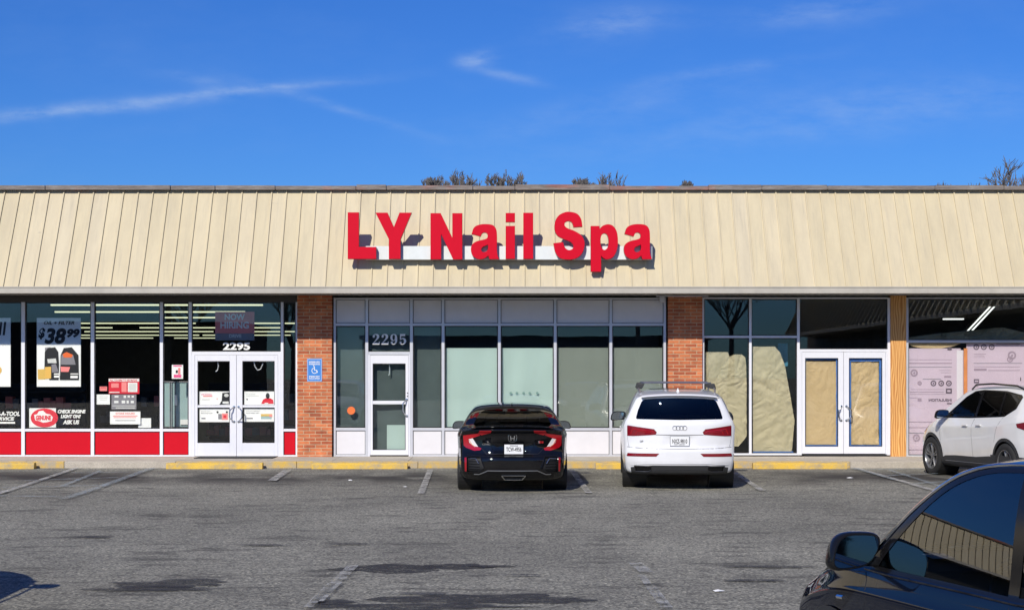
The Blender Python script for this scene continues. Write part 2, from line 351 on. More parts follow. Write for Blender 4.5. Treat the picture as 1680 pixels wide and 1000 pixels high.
def text_mesh(body, x0, x1, z0, z1, y, depth=.004, bold=0, shear=0, spacing=1):
    """built-in font fitted to a box in the x,z plane; returns MB"""
    cu = bpy.data.curves.new('t', 'FONT'); cu.body = body; cu.offset = bold; cu.shear = shear; cu.space_character = spacing; cu.resolution_u = 4
    cu.align_x = 'CENTER'
    ob = bpy.data.objects.new('t', cu); C.objects.link(ob); dg = bpy.context.evaluated_depsgraph_get()
    me = bpy.data.meshes.new_from_object(ob.evaluated_get(dg)); vs = [v.co.copy() for v in me.vertices]; fs = [tuple(p.vertices) for p in me.polygons]
    bpy.data.objects.remove(ob); bpy.data.curves.remove(cu); bpy.data.meshes.remove(me)
    a = min(v.x for v in vs); b = max(v.x for v in vs); c = min(v.y for v in vs); d = max(v.y for v in vs)
    mb = MB(); mb.add([(x0 + (v.x - a) / (b - a) * (x1 - x0), y, z0 + (v.y - c) / (d - c) * (z1 - z0)) for v in vs], [f[::1] for f in fs])
    return mb
def smooth_closed(pts, corners=(), k=4):
    """Catmull-Rom through a closed outline; indices in corners stay sharp"""
    n = len(pts); out = []
    for i in range(n):
        p0, p1, p2, p3 = (Vector(pts[(i + j) % n]) for j in (-1, 0, 1, 2))
        if i in corners: p0 = p1 - (p2 - p1)
        if (i + 1) % n in corners: p3 = p2 + (p2 - p1)
        if i in corners and (i + 1) % n in corners: out.append(p1); continue
        for t in range(k):
            t /= k; out.append(.5 * ((2 * p1) + (-p0 + p2) * t + (2 * p0 - 5 * p1 + 4 * p2 - p3) * t * t + (-p0 + 3 * p1 - 3 * p2 + p3) * t ** 3))
    return out
def outline_mesh(loops, y0, y1, name, mats, parent, bevel=0):
    """filled outline with holes (x,z), thickness y0..y1, made from a 2D curve"""
    cu = bpy.data.curves.new('o', 'CURVE'); cu.dimensions = '2D'; cu.fill_mode = 'BOTH'; cu.extrude = abs(y1 - y0) / 2 - bevel; cu.bevel_depth = bevel; cu.bevel_resolution = 1
    for lp in loops:
        s = cu.splines.new('POLY'); s.points.add(len(lp) - 1); s.use_cyclic_u = True
        for q, p in zip(s.points, lp): q.co = (p[0], p[1], 0, 1)
    ob = bpy.data.objects.new('o', cu); C.objects.link(ob)
    me = bpy.data.meshes.new_from_object(ob.evaluated_get(bpy.context.evaluated_depsgraph_get()))
    bpy.data.objects.remove(ob); bpy.data.curves.remove(cu)
    me.transform(Matrix.Translation((0, (y0 + y1) / 2, 0)) @ Matrix.Rotation(R(90), 4, 'X')); me.name = name
    me.materials.clear()
    for m in mats: me.materials.append(MATS[m])
    for p in me.polygons: p.material_index = 0 if abs(p.normal.y) > .7 else len(mats) - 1; p.use_smooth = False
    o = bpy.data.objects.new(name, me); C.objects.link(o); o.parent = parent
    return o
# ------------------------------------------------------------------ ground
GZ = -.08; YF = 31.0; KY = 29.25; SWZ = .11      # lot level, shop front, kerb face, pavement level
def gz(y): return GZ if y < 24.5 else GZ + (y - 24.5) / (KY - 24.5) * .055
mb = MB(); X0, X1 = -400, 400
ys = [-400, -60, 0, 24.5, 29.25, 31, 90, 400]; zs = [GZ, GZ, GZ, GZ, GZ + .055, GZ + .05, GZ, GZ]
mb.add([p for y, z in zip(ys, zs) for p in ((X0, y, z), (X1, y, z))], [(2 * i, 2 * i + 1, 2 * i + 3, 2 * i + 2) for i in range(len(ys) - 1)])
tag(mb.build('ground', 'asphalt'), kind='structure')
mb = MB(); x = -40
while x < 13.4:
    mb.box(x + .004, x + 1.516, KY + .155, YF + .02, -.1, SWZ); x += 1.52
mb.box(-40, 13.5, KY + .16, YF + .02, -.12, SWZ - .012)
tag(mb.build('sidewalk', 'sidewalk_concrete', bevel=.004), kind='structure')
def kerb_range(name, xa, xb, mat):
    mb = MB(); x = xa
    while x < xb - .05:
        e = min(x + 2.4, xb); mb.box(x + .003, e - .003, KY, KY + .15, -.15, SWZ - .003); x = e
    tag(mb.build(name, mat, bevel=.012), kind='structure')
kerb_range('kerb', -40, -8.8, 'kerb_yellow'); kerb_range('kerb', -8.8, -6.6, 'sidewalk_concrete'); kerb_range('kerb', -6.6, 6.75, 'kerb_yellow'); kerb_range('kerb', 6.75, 13.4, 'sidewalk_concrete')
# marked strips: corners given on the lot
def gpt(px, py):
    y = F * (CAM_H - GZ) / (py - HY)
    for _ in range(4): y = F * (CAM_H - gz(y)) / (py - HY)
    return (px - CX) * y / F, y
def strip(name, mat, lines, lift=.026):
    mb = MB()
    for (a, b, w) in lines:
        (xa, ya), (xb, yb) = gpt(*a), gpt(*b); n = max(2, int(abs(yb - ya) / .8) + 1)
        d = Vector((xb - xa, yb - ya)).normalized(); p = Vector((-d.y, d.x)) * w / 2
        vs = []
        for i in range(n + 1):
            x = xa + (xb - xa) * i / n; y = ya + (yb - ya) * i / n
            for s in (-1, 1): vs.append((x + p.x * s, min(y + p.y * s, KY - .01), gz(min(y + p.y * s, KY)) + lift))
        mb.add(vs, [(2 * i, 2 * i + 1, 2 * i + 3, 2 * i + 2) for i in range(n)])
    o = mb.build(name, mat)
    return tag(o, kind='structure')
strip('parking_lines', 'line_white', [((706, 772), (690, 812), .11), ((937, 771), (966, 810), .11), ((1205, 776), (1250, 806), .11), ((1405, 769), (1580, 818), .12), ((128, 768), (-60, 828), .12), ((471, 773), (446, 790), .16)])
strip('parking_lines', 'line_blue', [((250, 769), (105, 820), .15), ((5, 802), (160, 798), .10), ((40, 790), (195, 785), .09), ((75, 778), (215, 776), .09), ((165, 774), (100, 800), .10), ((-20, 815), (100, 817), .10),
    ((1425, 772), (1560, 769), .14), ((1450, 782), (1600, 776), .12), ((1500, 795), (1640, 786), .12), ((1460, 773), (1545, 800), .10), ((1395, 768), (1470, 789), .10)], .030)
strip('parking_lines', 'line_faint', [((580, 930), (520, 990), .11), ((545, 960), (505, 1000), .08), ((1042, 926), (1062, 942), .14), ((1052, 946), (1090, 1000), .07), ((1070, 962), (1100, 1000), .04), ((1650, 940), (1740, 1010), .1)])
def blotch(name, mat, px, py, w, h, seed, lift=.004, n=40):
    (x, y) = gpt(px, py); mb = MB(); r0 = random.Random(seed); vs = [(x, y, gz(y) + lift)]
    for i in range(n):
        t = 2 * math.pi * i / n; r = 1 + .55 * noise.noise(Vector((math.cos(t) * 1.6, math.sin(t) * 1.6, seed * 7.3))) + .28 * noise.noise(Vector((math.cos(t) * 5, math.sin(t) * 5, seed * 3.1))) + r0.uniform(-.05, .05)
        vs.append((x + math.cos(t) * w / 2 * r, y + math.sin(t) * h / 2 * r, gz(y) + lift))
    mb.add(vs, [(0, i + 1, (i + 1) % n + 1) for i in range(n)])
    tag(mb.build(name, mat), kind='structure')
for i, (px, py, w, h) in enumerate(((640, 932, .95, .55), (740, 929, .75, .36), (790, 982, 1.6, .6), (690, 995, 1.9, .32), (552, 988, .30, .28), (805, 929, .45, .22), (285, 958, 1.1, .5), (245, 966, 1.2, .32), (1270, 930, .8, .18), (1240, 953, .5, .14), (430, 895, .55, .14), (570, 893, .5, .12), (150, 882, .5, .13), (690, 975, .5, .1), (860, 945, .35, .06))):
    blotch('asphalt_patch', 'patched_asphalt', px, py, w, h, i + 2, .003 + .0012 * i)
# wheel stops
def stop_obj(px0, px1, seed, label):
    x0 = (px0 - CX) / (F / 29.0); x1 = (px1 - CX) / (F / 29.0); L = x1 - x0; mb = MB(); n = 26; rnd = random.Random(seed); vs = []
    prof = [(-.085, 0), (-.075, .085), (-.05, .118), (.05, .12), (.075, .09), (.085, 0)]
    for i in range(n + 1):
        for (a, b) in prof: vs.append((-L / 2 + L * i / n, a + rnd.uniform(-.004, .004), b + rnd.uniform(-.005, .003) * (b > 0)))
    m = len(prof)
    fs = [(i * m + k, (i + 1) * m + k, (i + 1) * m + k + 1, i * m + k + 1) for i in range(n) for k in range(m - 1)]
    fs += [tuple(range(m)), tuple(range(n * m, n * m + m))[::-1]]; mb.add(vs, fs)
    o = mb.build('wheel_stop', 'stop_yellow', loc=((x0 + x1) / 2, 29.1, gz(29.1)), smooth=25)
    tag(o, label, 'wheel stop', 'yellow wheel stops along the kerb')
stop_obj(-90, 55, 1, 'yellow concrete wheel stop beside the striped bay, nearest the left edge')
stop_obj(272, 430, 2, 'yellow concrete wheel stop in front of the double doors with four posters')
stop_obj(511, 668, 3, 'yellow concrete wheel stop below the brick pillar with the blue sign')
stop_obj(978, 1120, 4, 'yellow concrete wheel stop between the black sedan and the white car with roof bars')
stop_obj(1236, 1390, 5, 'yellow concrete wheel stop before the doors masked with brown paper')
# litter scraps
for i, (px, py, w, lab) in enumerate(((1178, 970, .07, 'white scrap of litter lying on open asphalt near the blue car'), (575, 788, .05, 'white scrap of litter left of the parking line by the black sedan'),
        (1395, 784, .08, 'white scrap of litter on asphalt before the papered double doors'), (665, 799, .06, 'crumpled white scrap of litter near the end of a worn parking line'), (64, 767, .09, 'pale scrap of litter by the kerb under the red panels'))):
    x, y = gpt(px, py); mb = MB(); r0 = random.Random(i); k = 9
    vs = [(0, 0, .02)] + [(math.cos(6.283 * j / k) * w * r0.uniform(.6, 1), math.sin(6.283 * j / k) * w * .7 * r0.uniform(.6, 1), r0.uniform(.002, .014)) for j in range(k)]
    mb.add(vs, [(0, j + 1, (j + 1) % k + 1) for j in range(k)])
    tag(mb.build('litter_scrap', 'white_print', loc=(x, y, gz(y) + .003)), lab, 'litter')

# ------------------------------------------------------------------ the building
S = F / YF
def X(px): return (px - CX) / S
def Z(py): return CAM_H + (HY - py) / S
bld = empty('shopping_centre', (0, YF, 0), label='long single-storey shopping centre with cream ribbed metal mansard and three shop fronts', cat='building')
bld_inv = Matrix.Translation((0, -YF, 0))
def bpart(mb, name, mat, parent=None, **k):
    """geometry given in world coordinates, hung under the building or one of its parts"""
    o = mb.build(name, mat, **k); o.parent = parent or bld
    if parent is None: o.matrix_parent_inverse = bld_inv.copy()
    return o
YS = YF - 1.32            # face of the fascia
ZF0, ZF1 = 3.45, 3.565    # fascia
MT = 5.63                 # top of mansard
def mansard(x0, x1, name_pre=''):
    """along x, sloping from (YS, ZF1) back to (YS+1.07, MT)"""
    mb = MB(); dy, dz = 1.07, MT - ZF1
    mb.add([(x0, YS, ZF1), (x1, YS, ZF1), (x1, YS + dy, MT), (x0, YS + dy, MT)], [(0, 1, 2, 3)])
    nrm = Vector((0, -dz, dy)).normalized() * .030; k = int(x0 / .308) + 1; rnd = random.Random(8)
    while k * .308 < x1:
        x = k * .308 + rnd.uniform(-.004, .004); a = x - .0125; b = x + .0125; vs = []
        for xx in (a, b):
            for (y, z) in ((YS + .004, ZF1), (YS + dy, MT)): vs += [(xx, y, z), (xx, y + nrm.y, z + nrm.z)]
        mb.add(vs, [(1, 5, 7, 3), (0, 1, 3, 2), (4, 6, 7, 5), (0, 4, 5, 1), (2, 3, 7, 6)]); k += 1
    return mb
bpart(mansard(-70, 13.62), 'mansard_roof', 'mansard_metal')
mb = MB().box(-40, 13.6, YS + .985, YS + 1.6, MT + .028, MT + .095)
r0 = random.Random(4); x = -40
while x < 13.5:
    e = min(13.6, x + r0.uniform(.5, 2.6)); mb.box(x, e - .02, YS + .955 + r0.uniform(-.01, .006), YS + 1.2, MT + .018, MT + .108 + r0.uniform(-.012, .018)); x = e
bpart(mb, 'coping', 'weathered_coping')
mb = MB().box(-70, 12.4, YS - .012, YS + .14, ZF0, ZF1 - .003)
bpart(mb, 'fascia_board', 'fascia', bevel=.006)
mb = MB().box(-40, 12.4, YS - .022, YS + .01, ZF1 + .002, ZF1 + .022); bpart(mb, 'drip_edge', 'fascia')
mb = MB().box(-70, 12.5, YS + .14, YF + .3, ZF0 + .03, ZF0 + .09); x = -40
while x < 12.3: mb.box(x, x + .012, YS + .14, YF, ZF0 + .018, ZF0 + .03); x += .155
bpart(mb, 'soffit', 'soffit')
bpart(MB().box(-40, 30, YF + .1, 68.8, 3.62, 3.8), 'roof_deck', 'block')
mb = MB().box(-70, 13.62, YS + 1.075, YS + 1.55, 3.80, MT + .02); bpart(mb, 'parapet', 'block')
mb = MB().box(-40, 30, 68.5, 68.8, -.1, 3.62).box(-40, -39.8, YF + .3, 68.5, -.1, 3.62).box(29.8, 30, YF + .3, 68.5, -.1, 3.62)
bpart(mb, 'rear_wall', 'block')
# party walls and the hidden far-left front
bpart(MB().box(X(489) + .02, X(545) - .02, YF + .1, 68.5, -.1, 3.62).box(X(1095) + .03, X(1151) - .03, YF + .1, 68.5, -.1, 3.62), 'party_wall', 'dark_room')
bpart(MB().box(-70, -12.6, YF, YF + .2, SWZ, 3.46), 'front_wall', 'black_seal')
bpart(MB().box(-40, -20.0, YF + .22, YF + 12, 0, .05), 'floor_slab', 'dark_floor')
bpart(MB().box(-39.5, 29.8, YF + .02, 68.5, -.05, SWZ - .02), 'floor_slab', 'dark_floor')
bpart(MB().box(-39.5, 29.8, YF + .2, 68.5, 3.43, 3.5), 'ceiling', 'ceiling_tile')
# pillars
PY0 = YF - .13
bpart(MB().box(X(489), X(545.5), PY0, YF + .1, SWZ, 3.47), 'brick_pillar', 'red_brick')
bpart(MB().box(X(1095.5), X(1151), PY0, YF + .1, SWZ, 3.47), 'brick_pillar', 'red_brick')
bpart(MB().box(X(1460), X(1485), PY0 + .05, YF + .1, SWZ, 3.47), 'plywood_pillar', 'plywood')
FY0, FY1 = YF - .035, YF + .07      # frame depth
def frame(shop, mat, vert, horiz, extra=()):
    mb = MB()
    for (a, b, t, bt) in vert: mb.box(X(a), X(b), FY0, FY1, Z(bt), Z(t))
    for (l, r, a, b) in horiz: mb.box(X(l), X(r), FY0 + .006, FY1 - .006, Z(b), Z(a))
    return bpart(mb, 'storefront_frame', mat, bevel=.004)
def pane(l, r, t, b, mat='shop_glass', name='window_pane', y=YF + .02):
    mb = MB().box(X(l) - .01, X(r) + .01, y, y + .006, Z(b) - .01, Z(t) + .01)
    return bpart(mb, name, mat)
def seal(mb, l, r, t, b, w=1.2, y=FY0 + .03):
    """dark gasket round an opening"""
    mb.box(X(l), X(l + w), y, y + .03, Z(b), Z(t)).box(X(r - w), X(r), y, y + .03, Z(b), Z(t))
    mb.box(X(l + w), X(r - w), y, y + .03, Z(t + w), Z(t)).box(X(l + w), X(r - w), y, y + .03, Z(b), Z(b - w))
# --- left shop (red panels)
LV = [(-80, 35.7, 41.5), (0, 149.6, 155.2), (0, 262.8, 267.9)]
vb = [(35.7, 41.5), (149.6, 155.2), (262.8, 267.9), (310, 315), (461, 465.4), (485.4, 489), (-78, -72), (-190, -184)]
frame('left', 'alu_white', [(a, b, 490, 748.6) for a, b in vb],
      [(-184, 310, 703, 707.2), (465.4, 485.4, 703, 707.2), (-184, 310, 745.8, 748.4), (465.4, 485.4, 745.8, 748.4), (315, 461, 576.5, 582)])
bays = [(-184, -78), (-72, 35.7), (41.5, 149.6), (155.2, 262.8), (267.9, 310), (465.4, 485.4)]
bpart(MB().box(-12.8, X(489), FY0 - .02, FY1 + .02, Z(495.5), 3.47).box(-12.8, X(489), FY0 - .035, FY0 - .02, Z(489.5), Z(488.3)), 'window_header', 'dark_frame')
g = MB()
for l, r in bays:
    pane(l, r, 495, 703); seal(g, l, r, 495.5, 703, 1.6)
    bpart(MB().box(X(l) - .005, X(r) + .005, YF, YF + .03, Z(745.8), Z(707.2)), 'bulkhead_panel', 'red_panel'); seal(g, l, r, 707.2, 745.8, 1.0, YF - .012)
pane(315, 461, 495, 577); seal(g, 315, 461, 495.5, 576.5, 1.2)
def leafdoor(l, r, t, b, gl, gr, gt, gb, mat, midrail=None, handle=None, hx=None, glassm='shop_glass', closer=None):
    """one glazed door leaf; px box, glass box"""
    y0, y1 = FY0 + .004, FY1 - .02
    mb = MB().box(X(l), X(gl), y0, y1, Z(b), Z(t)).box(X(gr), X(r), y0, y1, Z(b), Z(t)).box(X(gl), X(gr), y0, y1, Z(gt), Z(t)).box(X(gl), X(gr), y0, y1, Z(b), Z(gb))
    if midrail: mb.box(X(gl), X(gr), y0 + .01, y1 - .01, Z(midrail[1]), Z(midrail[0]))
    d = bpart(mb, 'entrance_door', mat, bevel=.003)
    gm = MB().box(X(gl) - .005, X(gr) + .005, YF + .015, YF + .021, Z(gb) - .005, Z(gt) + .005); o = gm.build('door_glass', glassm); o.parent = d
    sb = MB(); seal(sb, gl, gr, gt, gb, 1.0, y0 + .012); o = sb.build('gasket', 'black_seal'); o.parent = d
    if closer:
        mb = MB().box(X(closer[0]), X(closer[1]), YF + .03, YF + .09, Z(gt + 1.5), Z(gt - 1.5)); mb.tube([(X(closer[2] + dx_), YF + .06, Z(gt + dz_)) for dx_, dz_ in closer[3]], .012, 6); o = mb.build('door_closer', 'alu'); o.parent = d
    if handle:
        hz0, hz1 = Z(handle[1]), Z(handle[0]); x = X(hx[0]); dx = X(hx[1]) - x; yy = y0 - .085; pts = []
        for i in range(13):
            t2 = i / 12; a = math.pi * t2
            pts.append((x + dx * min(1, math.sin(a) * 1.35), y0 + .005 - .09 * min(1, math.sin(a) * 2.2), hz0 + (hz1 - hz0) * t2))
        hb = MB().tube(pts, .014, 8)
        for zz in (hz0, hz1): hb.lathe([(.0, -.012), (.026, -.010), (.026, 0), (0, .002)], 'y', (x, y0 - .001, zz), 14)
        o = hb.build('handle', 'steel', smooth=True); o.parent = d
    return d
for v_ in ((315, 320, 582, 748.6), (456.5, 461, 582, 748.6)): bpart(MB().box(X(v_[0]), X(v_[1]), FY0, FY1, Z(v_[3]), Z(v_[2])), 'door_jamb', 'alu_white', bevel=.004)
leafdoor(320.3, 388.0, 582.3, 747.5, 324.5, 377.5, 592, 726, 'alu_white', (664, 668), (667, 691), (384.5, 378.5), closer=(325, 351, 356, ((0, 0), (1.5, 8), (0, 15), (-3, 17))))
leafdoor(388.6, 456.2, 582.3, 747.5, 398, 451, 592, 726, 'alu_white', (664, 668), (667, 691), (392, 398.5), closer=(425, 451, 423, ((-7, 1), (-5.5, 9), (-1, 15), (4, 13), (8, 3))))
bpart(g, 'window_gasket', 'black_seal')
# --- centre shop
CVs = [(547.5, 551.3), (599.6, 604.4), (672.7, 677.6), (724.6, 729.4), (817, 821.6), (908.5, 913.2), (999.6, 1004.3), (1088.3, 1092.5)]
frame('centre', 'alu', [(a, b, 488, 748.6) for a, b in CVs], [(551.3, 1088.3, 488.2, 491.5), (551.3, 1088.3, 530.4, 534.2), (551.3, 599.6, 701.5, 705.6), (677.6, 1088.3, 701.5, 705.6), (551.3, 599.6, 745.4, 748.4), (677.6, 1088.3, 745.4, 748.4), (604.4, 672.7, 576.8, 582)])
g = MB(); cb = [(551.3, 599.6), (604.4, 672.7), (677.6, 724.6), (729.4, 817), (821.6, 908.5), (913.2, 999.6), (1004.3, 1088.3)]
for i, (l, r) in enumerate(cb):
    o = bpart(MB().box(X(l) - .005, X(r) + .005, YF, YF + .03, Z(530.6), Z(491.2)), 'spandrel_panel', 'grey_panel'); seal(g, l, r, 491.5, 530.4, .8, YF - .01)
    if i != 1:
        pane(l, r, 534.2, 701.5, 'blind_glass'); seal(g, l, r, 534.2, 701.5, 1.7)
        bpart(MB().box(X(l) - .005, X(r) + .005, YF, YF + .03, Z(745.6), Z(705.4)), 'bulkhead_panel', 'grey_panel'); seal(g, l, r, 705.6, 745.4, .8, YF - .01)
    else: pane(l, r, 534.2, 577, 'blind_glass'); seal(g, l, r, 534.2, 576.8, 1.0)
for v_ in ((604.4, 607.2, 582, 748), (670.6, 672.7, 582, 748)): bpart(MB().box(X(v_[0]), X(v_[1]), FY0, FY1, Z(v_[3]), Z(v_[2])), 'door_jamb', 'alu_white', bevel=.004)
leafdoor(607.5, 670.3, 582.5, 745.8, 611.6, 665.6, 596, 737.5, 'alu_white', (657, 662.5), (655, 682), (667.5, 661.5), 'blind_glass', closer=(627, 645, 638, ((0, 0), (1, 8), (.5, 18), (-1, 19))))
bpart(g, 'window_gasket', 'black_seal')
for z_ in (645, 650): bpart(MB().box(X(668), X(669.6), FY0 - .012, FY0, Z(z_), Z(z_ - 1.6)), 'lock_cylinder', 'ink')
# --- right shop with papered glass
RV = [(1151.3, 1155), (1228.7, 1232.8), (1307.3, 1311.7), (1455.8, 1460)]
frame('right', 'alu_white', [(a, b, 488, 746) for a, b in RV], [(1155, 1455.8, 487.6, 490), (1155, 1307.3, 550.5, 554), (1155, 1307.3, 743, 746), (1311.7, 1455.8, 572.5, 577)])
g = MB()
for l, r in ((1155, 1228.7), (1232.8, 1307.3)):
    pane(l, r, 490, 550.5); pane(l, r, 554, 743); seal(g, l, r, 490, 550.5, 1.2); seal(g, l, r, 554, 743, 1.4)
pane(1311.7, 1455.8, 490, 572.5); seal(g, 1311.7, 1455.8, 490, 572.5, 1.2)
for v_ in ((1311.7, 1315, 577, 746), (1452.5, 1455.8, 577, 746)): bpart(MB().box(X(v_[0]), X(v_[1]), FY0, FY1, Z(v_[3]), Z(v_[2])), 'door_jamb', 'alu_white', bevel=.004)
leafdoor(1315.3, 1383.2, 577.3, 743.5, 1320.5, 1374.8, 587, 732, 'alu_white', None, (666, 689), (1379.5, 1374.0))
leafdoor(1383.8, 1452.2, 577.3, 743.5, 1392.3, 1447, 587, 732, 'alu_white', None, (666, 689), (1388.0, 1394.5))
# --- boarded shop on the right
RR = [(1485, 1489.8), (1700, 1704.5), (1900, 1905)]
frame('boarded', 'alu', [(a, b, 488, 749) for a, b in RR], [(1489.8, 1900, 487.6, 490), (1489.8, 1900, 557.6, 562), (1489.8, 1900, 746, 749)])
for l, r in ((1489.8, 1700), (1704.5, 1900)): pane(l, r, 490, 557.6); pane(l, r, 562, 746); seal(g, l, r, 490, 557.6, 1.2); seal(g, l, r, 562, 746, 1.2)
bpart(g, 'window_gasket', 'black_seal')
bpart(MB().box(X(1905), 16, YF, YF + .2, SWZ, 3.46), 'front_wall', 'red_brick')
# small lamp-like box under the soffit
mb = MB().box(X(1081), X(1089), YF - .22, YF - .06, 3.33, 3.44); bpart(mb, 'camera_housing', 'alu', bevel=.01)
# canopy conduit
bpart(MB().tube([(X(1075), YF - .2, 3.452), (X(1160), YF - .2, 3.452)], .012, 6), 'conduit', 'alu')

# blinds and drapes behind the centre glass
def drape(name, l, r, t, b, mat, label, cat, y=YF + .07, wav=.012, group=None, freq=9, seed=0):
    n = 40; mb = MB(); vs = []
    for j in range(7):
        z = Z(t) + (Z(b) - Z(t)) * j / 6
        for i in range(n + 1):
            x = X(l) + (X(r) - X(l)) * i / n
            vs.append((x, y + wav * math.sin(x * freq + seed) * (.4 + j / 6) + wav * noise.noise(Vector((x * 3, z * .8, seed))) * 2, z))
    mb.add(vs, [(j * (n + 1) + i, j * (n + 1) + i + 1, (j + 1) * (n + 1) + i + 1, (j + 1) * (n + 1) + i) for j in range(6) for i in range(n)])
    return tag(mb.build(name, mat, smooth=60), label, cat, group)
gB = 'blinds drawn behind the nail spa glass'  # blinds end at the overhang's shadow line, so their shape stands for the shade
drape('window_blind', 731, 816.5, 570.5, 701, 'teal_blind', 'pale teal blind behind the nail spa glass, first pane left of the black sedan roof', 'blind', group=gB, seed=1)
drape('window_blind', 822, 908, 570.5, 701, 'teal_blind', 'pale teal blind with a row of faint dots, above the black sedan', 'blind', group=gB, seed=2)
drape('window_blind', 914.5, 999, 570, 701, 'olive_blind', 'grey olive blind in the pane between the black sedan and the white car', 'blind', group=gB, seed=3, wav=.006)
drape('window_blind', 1005.5, 1088, 570, 701, 'olive_blind', 'grey olive blind in the nail spa pane beside the right brick pillar', 'blind', group=gB, seed=4, wav=.006)
drape('dark_curtain', 551, 727, 536, 745, 'dim_drape', 'dark grey green curtain hanging behind the nail spa door', 'curtain', y=YF + .16, wav=.012)
tag(MB().box(X(634), X(664), YF + .12, YF + .14, Z(737), Z(697)).build('leaning_board', 'teal_blind'), 'pale board leaning behind the bottom of the nail spa door glass', 'board')
bpart(MB().box(X(551), X(1090), YF + 1.2, YF + 1.3, -.05, 3.43), 'partition', 'dark_room')

# building interior lights
def clight(x0, x1, y, mat, label, group, w=.075, z=3.40, ang=0):
    e = empty('ceiling_light', ((x0 + x1) / 2, y, z), ang, label, 'ceiling light', group); L = (x1 - x0) / 2
    MB().box(-L, L, -w, w, .0, .03).build('housing', 'dark_frame', e)
    MB().box(-L + .02, L - .02, -w * .7, w * .7, -.035, -.001).build('light_tube', mat, e)
rows = [33.3, 37.1, 40.9, 45.6, 50.1, 54.8, 60.0, 65.0]; rnd = random.Random(12)
for j, d in enumerate(rows):
    s = F / d; x = (140 - CX) / s + rnd.uniform(-1.5, 0); lim = (500 - CX) / s
    while x < lim:
        e = x + rnd.choice((2.4, 3.6, 4.8))
        if rnd.random() < .86 or j < 1:
            if e < X(489) - .2: clight(x, e, d, 'tube_light', 'strip light in the rows across the ceiling of the red panelled shop', 'strip lights in rows inside the left shop')
        x = e + rnd.choice((.12, .3, .9))
c = at(1564, 524.5, 42); clight(c.x - .3, c.x + .3, 42, 'tube_white', 'short ceiling strip light glowing inside the boarded shop', None, .1)
tw = empty('ceiling_light', (11.35, 35.6, 3.17), 0, 'slanting double strip light hanging inside the boarded shop', 'ceiling light')
MB().tube([(-.28, .45, -.36), (.24, -.4, .37)], .05, 4).build('housing', 'dark_frame', tw)
for sx in (-.055, .045): MB().tube([(-.24 + sx, .36, -.40), (.21 + sx, -.42, .32)], .016, 8).build('light_tube', 'tube_white', tw)

# shop shelving in the left shop
for i, (px, d, w, lab) in enumerate(((60, 35, 2.2, 'dark stocked shelf unit behind the oil price poster'), (230, 37, 2.4, 'dark stocked shelf unit behind the window with red notices'), (420, 39, 2.6, 'dark stocked shelf unit behind the right leaf of the red shop doors'), (-40, 36, 2.4, 'dark stocked shelf unit at the far left window'))):
    x = (px - CX) / F * d; e = empty('shelf_unit', (x, d, SWZ - .02), 0, lab, 'shelf unit')
    mb = MB().box(-w / 2, w / 2, .25, .28, 0, 1.5)
    for z in (.1, .5, .9, 1.3): mb.box(-w / 2, w / 2, -.15, .25, z, z + .03)
    mb.build('shelf_frame', 'dark_room', e); rr = random.Random(i); q = -w / 2 + .05; goods = [MB(), MB(), MB()]
    for z in (.13, .53, .93):
        q = -w / 2 + .03
        while q < w / 2 - .15:
            ww = rr.uniform(.08, .2); goods[rr.randrange(3)].box(q, q + ww - .01, -.12, .1, z, z + rr.uniform(.12, .3)); q += ww
    for g_, mt in zip(goods, ('ink_faded_red', 'ink_grey', 'dark_room')): tag(g_.build('stocked_goods', mt, e), kind='stuff')
# ------------------------------------------------------------------ the big red sign
sign = empty('shop_sign', at(820, 425, 29.7), 0, 'red channel letter sign reading LY Nail Spa on a white raceway', 'sign')
sinv = Matrix.Translation(-sign.location)
SY = YS - .06                      # front face of the letters
def sp(px, py): p = at(px, py, SY); return (p.x, p.z)
def letter(loops):
    o = outline_mesh(loops, SY, SY + .13, 'letter', ['sign_red', 'sign_return'], sign, bevel=.006); o.matrix_parent_inverse = sinv.copy()
def z1(pts): return [sp(540 + x / 6, 320 + y / 6) for x, y in pts]
def z2(pts): return [sp(800 + x / 5.557, 320 + y / 5.557) for x, y in pts]
letter([z1([(185, 172), (290, 172), (290, 512), (460, 512), (460, 625), (185, 625)])])
letter([z1([(460, 175), (572, 175), (637, 322), (694, 175), (808, 175), (700, 432), (700, 625), (590, 625), (590, 432)])])
letter([z1([(1000, 180), (1096, 180), (1215, 430), (1215, 180), (1308, 180), (1308, 629), (1222, 629), (1100, 372), (1100, 629), (1000, 629)])])
ao = [(1252, 352), (1272, 297), (1318, 272), (1380, 266), (1440, 275), (1470, 310), (1478, 370), (1478, 500), (1484, 548), (1496, 580), (1414, 582), (1402, 548), (1362, 575), (1312, 580), (1262, 552), (1245, 500), (1255, 452), (1298, 422), (1370, 404), (1396, 385), (1394, 352), (1372, 338), (1345, 345), (1330, 374)]
ah = [(1400, 448), (1400, 490), (1382, 515), (1352, 521), (1334, 500), (1346, 472), (1378, 458)]
def avec(dx): return [[(p[0] + dx, p[1]) for p in smooth_closed(z2(ao), (0, 9, 10, 23, 11))], [(p[0] + dx, p[1]) for p in smooth_closed(z2(ah), (0,))]]
letter(avec(sp(773, 0)[0] - sp(800 + 1245 / 5.557, 0)[0]))
letter([z2([(167, 165), (247, 165), (247, 243), (167, 243)]), z2([(167, 283), (247, 283), (247, 578), (167, 578)])])
letter([z2([(328, 163), (413, 163), (413, 578), (328, 578)])])
So = [(862, 285), (786, 290), (772, 250), (740, 233), (706, 246), (700, 278), (728, 304), (790, 328), (850, 366), (880, 420), (876, 490), (842, 550), (784, 580), (722, 584), (660, 570), (620, 520), (603, 440), (686, 430), (704, 480), (740, 503), (776, 490), (784, 458), (758, 425), (700, 400), (640, 368), (614, 315), (618, 240), (650, 187), (700, 160), (745, 154), (812, 170), (850, 218)]
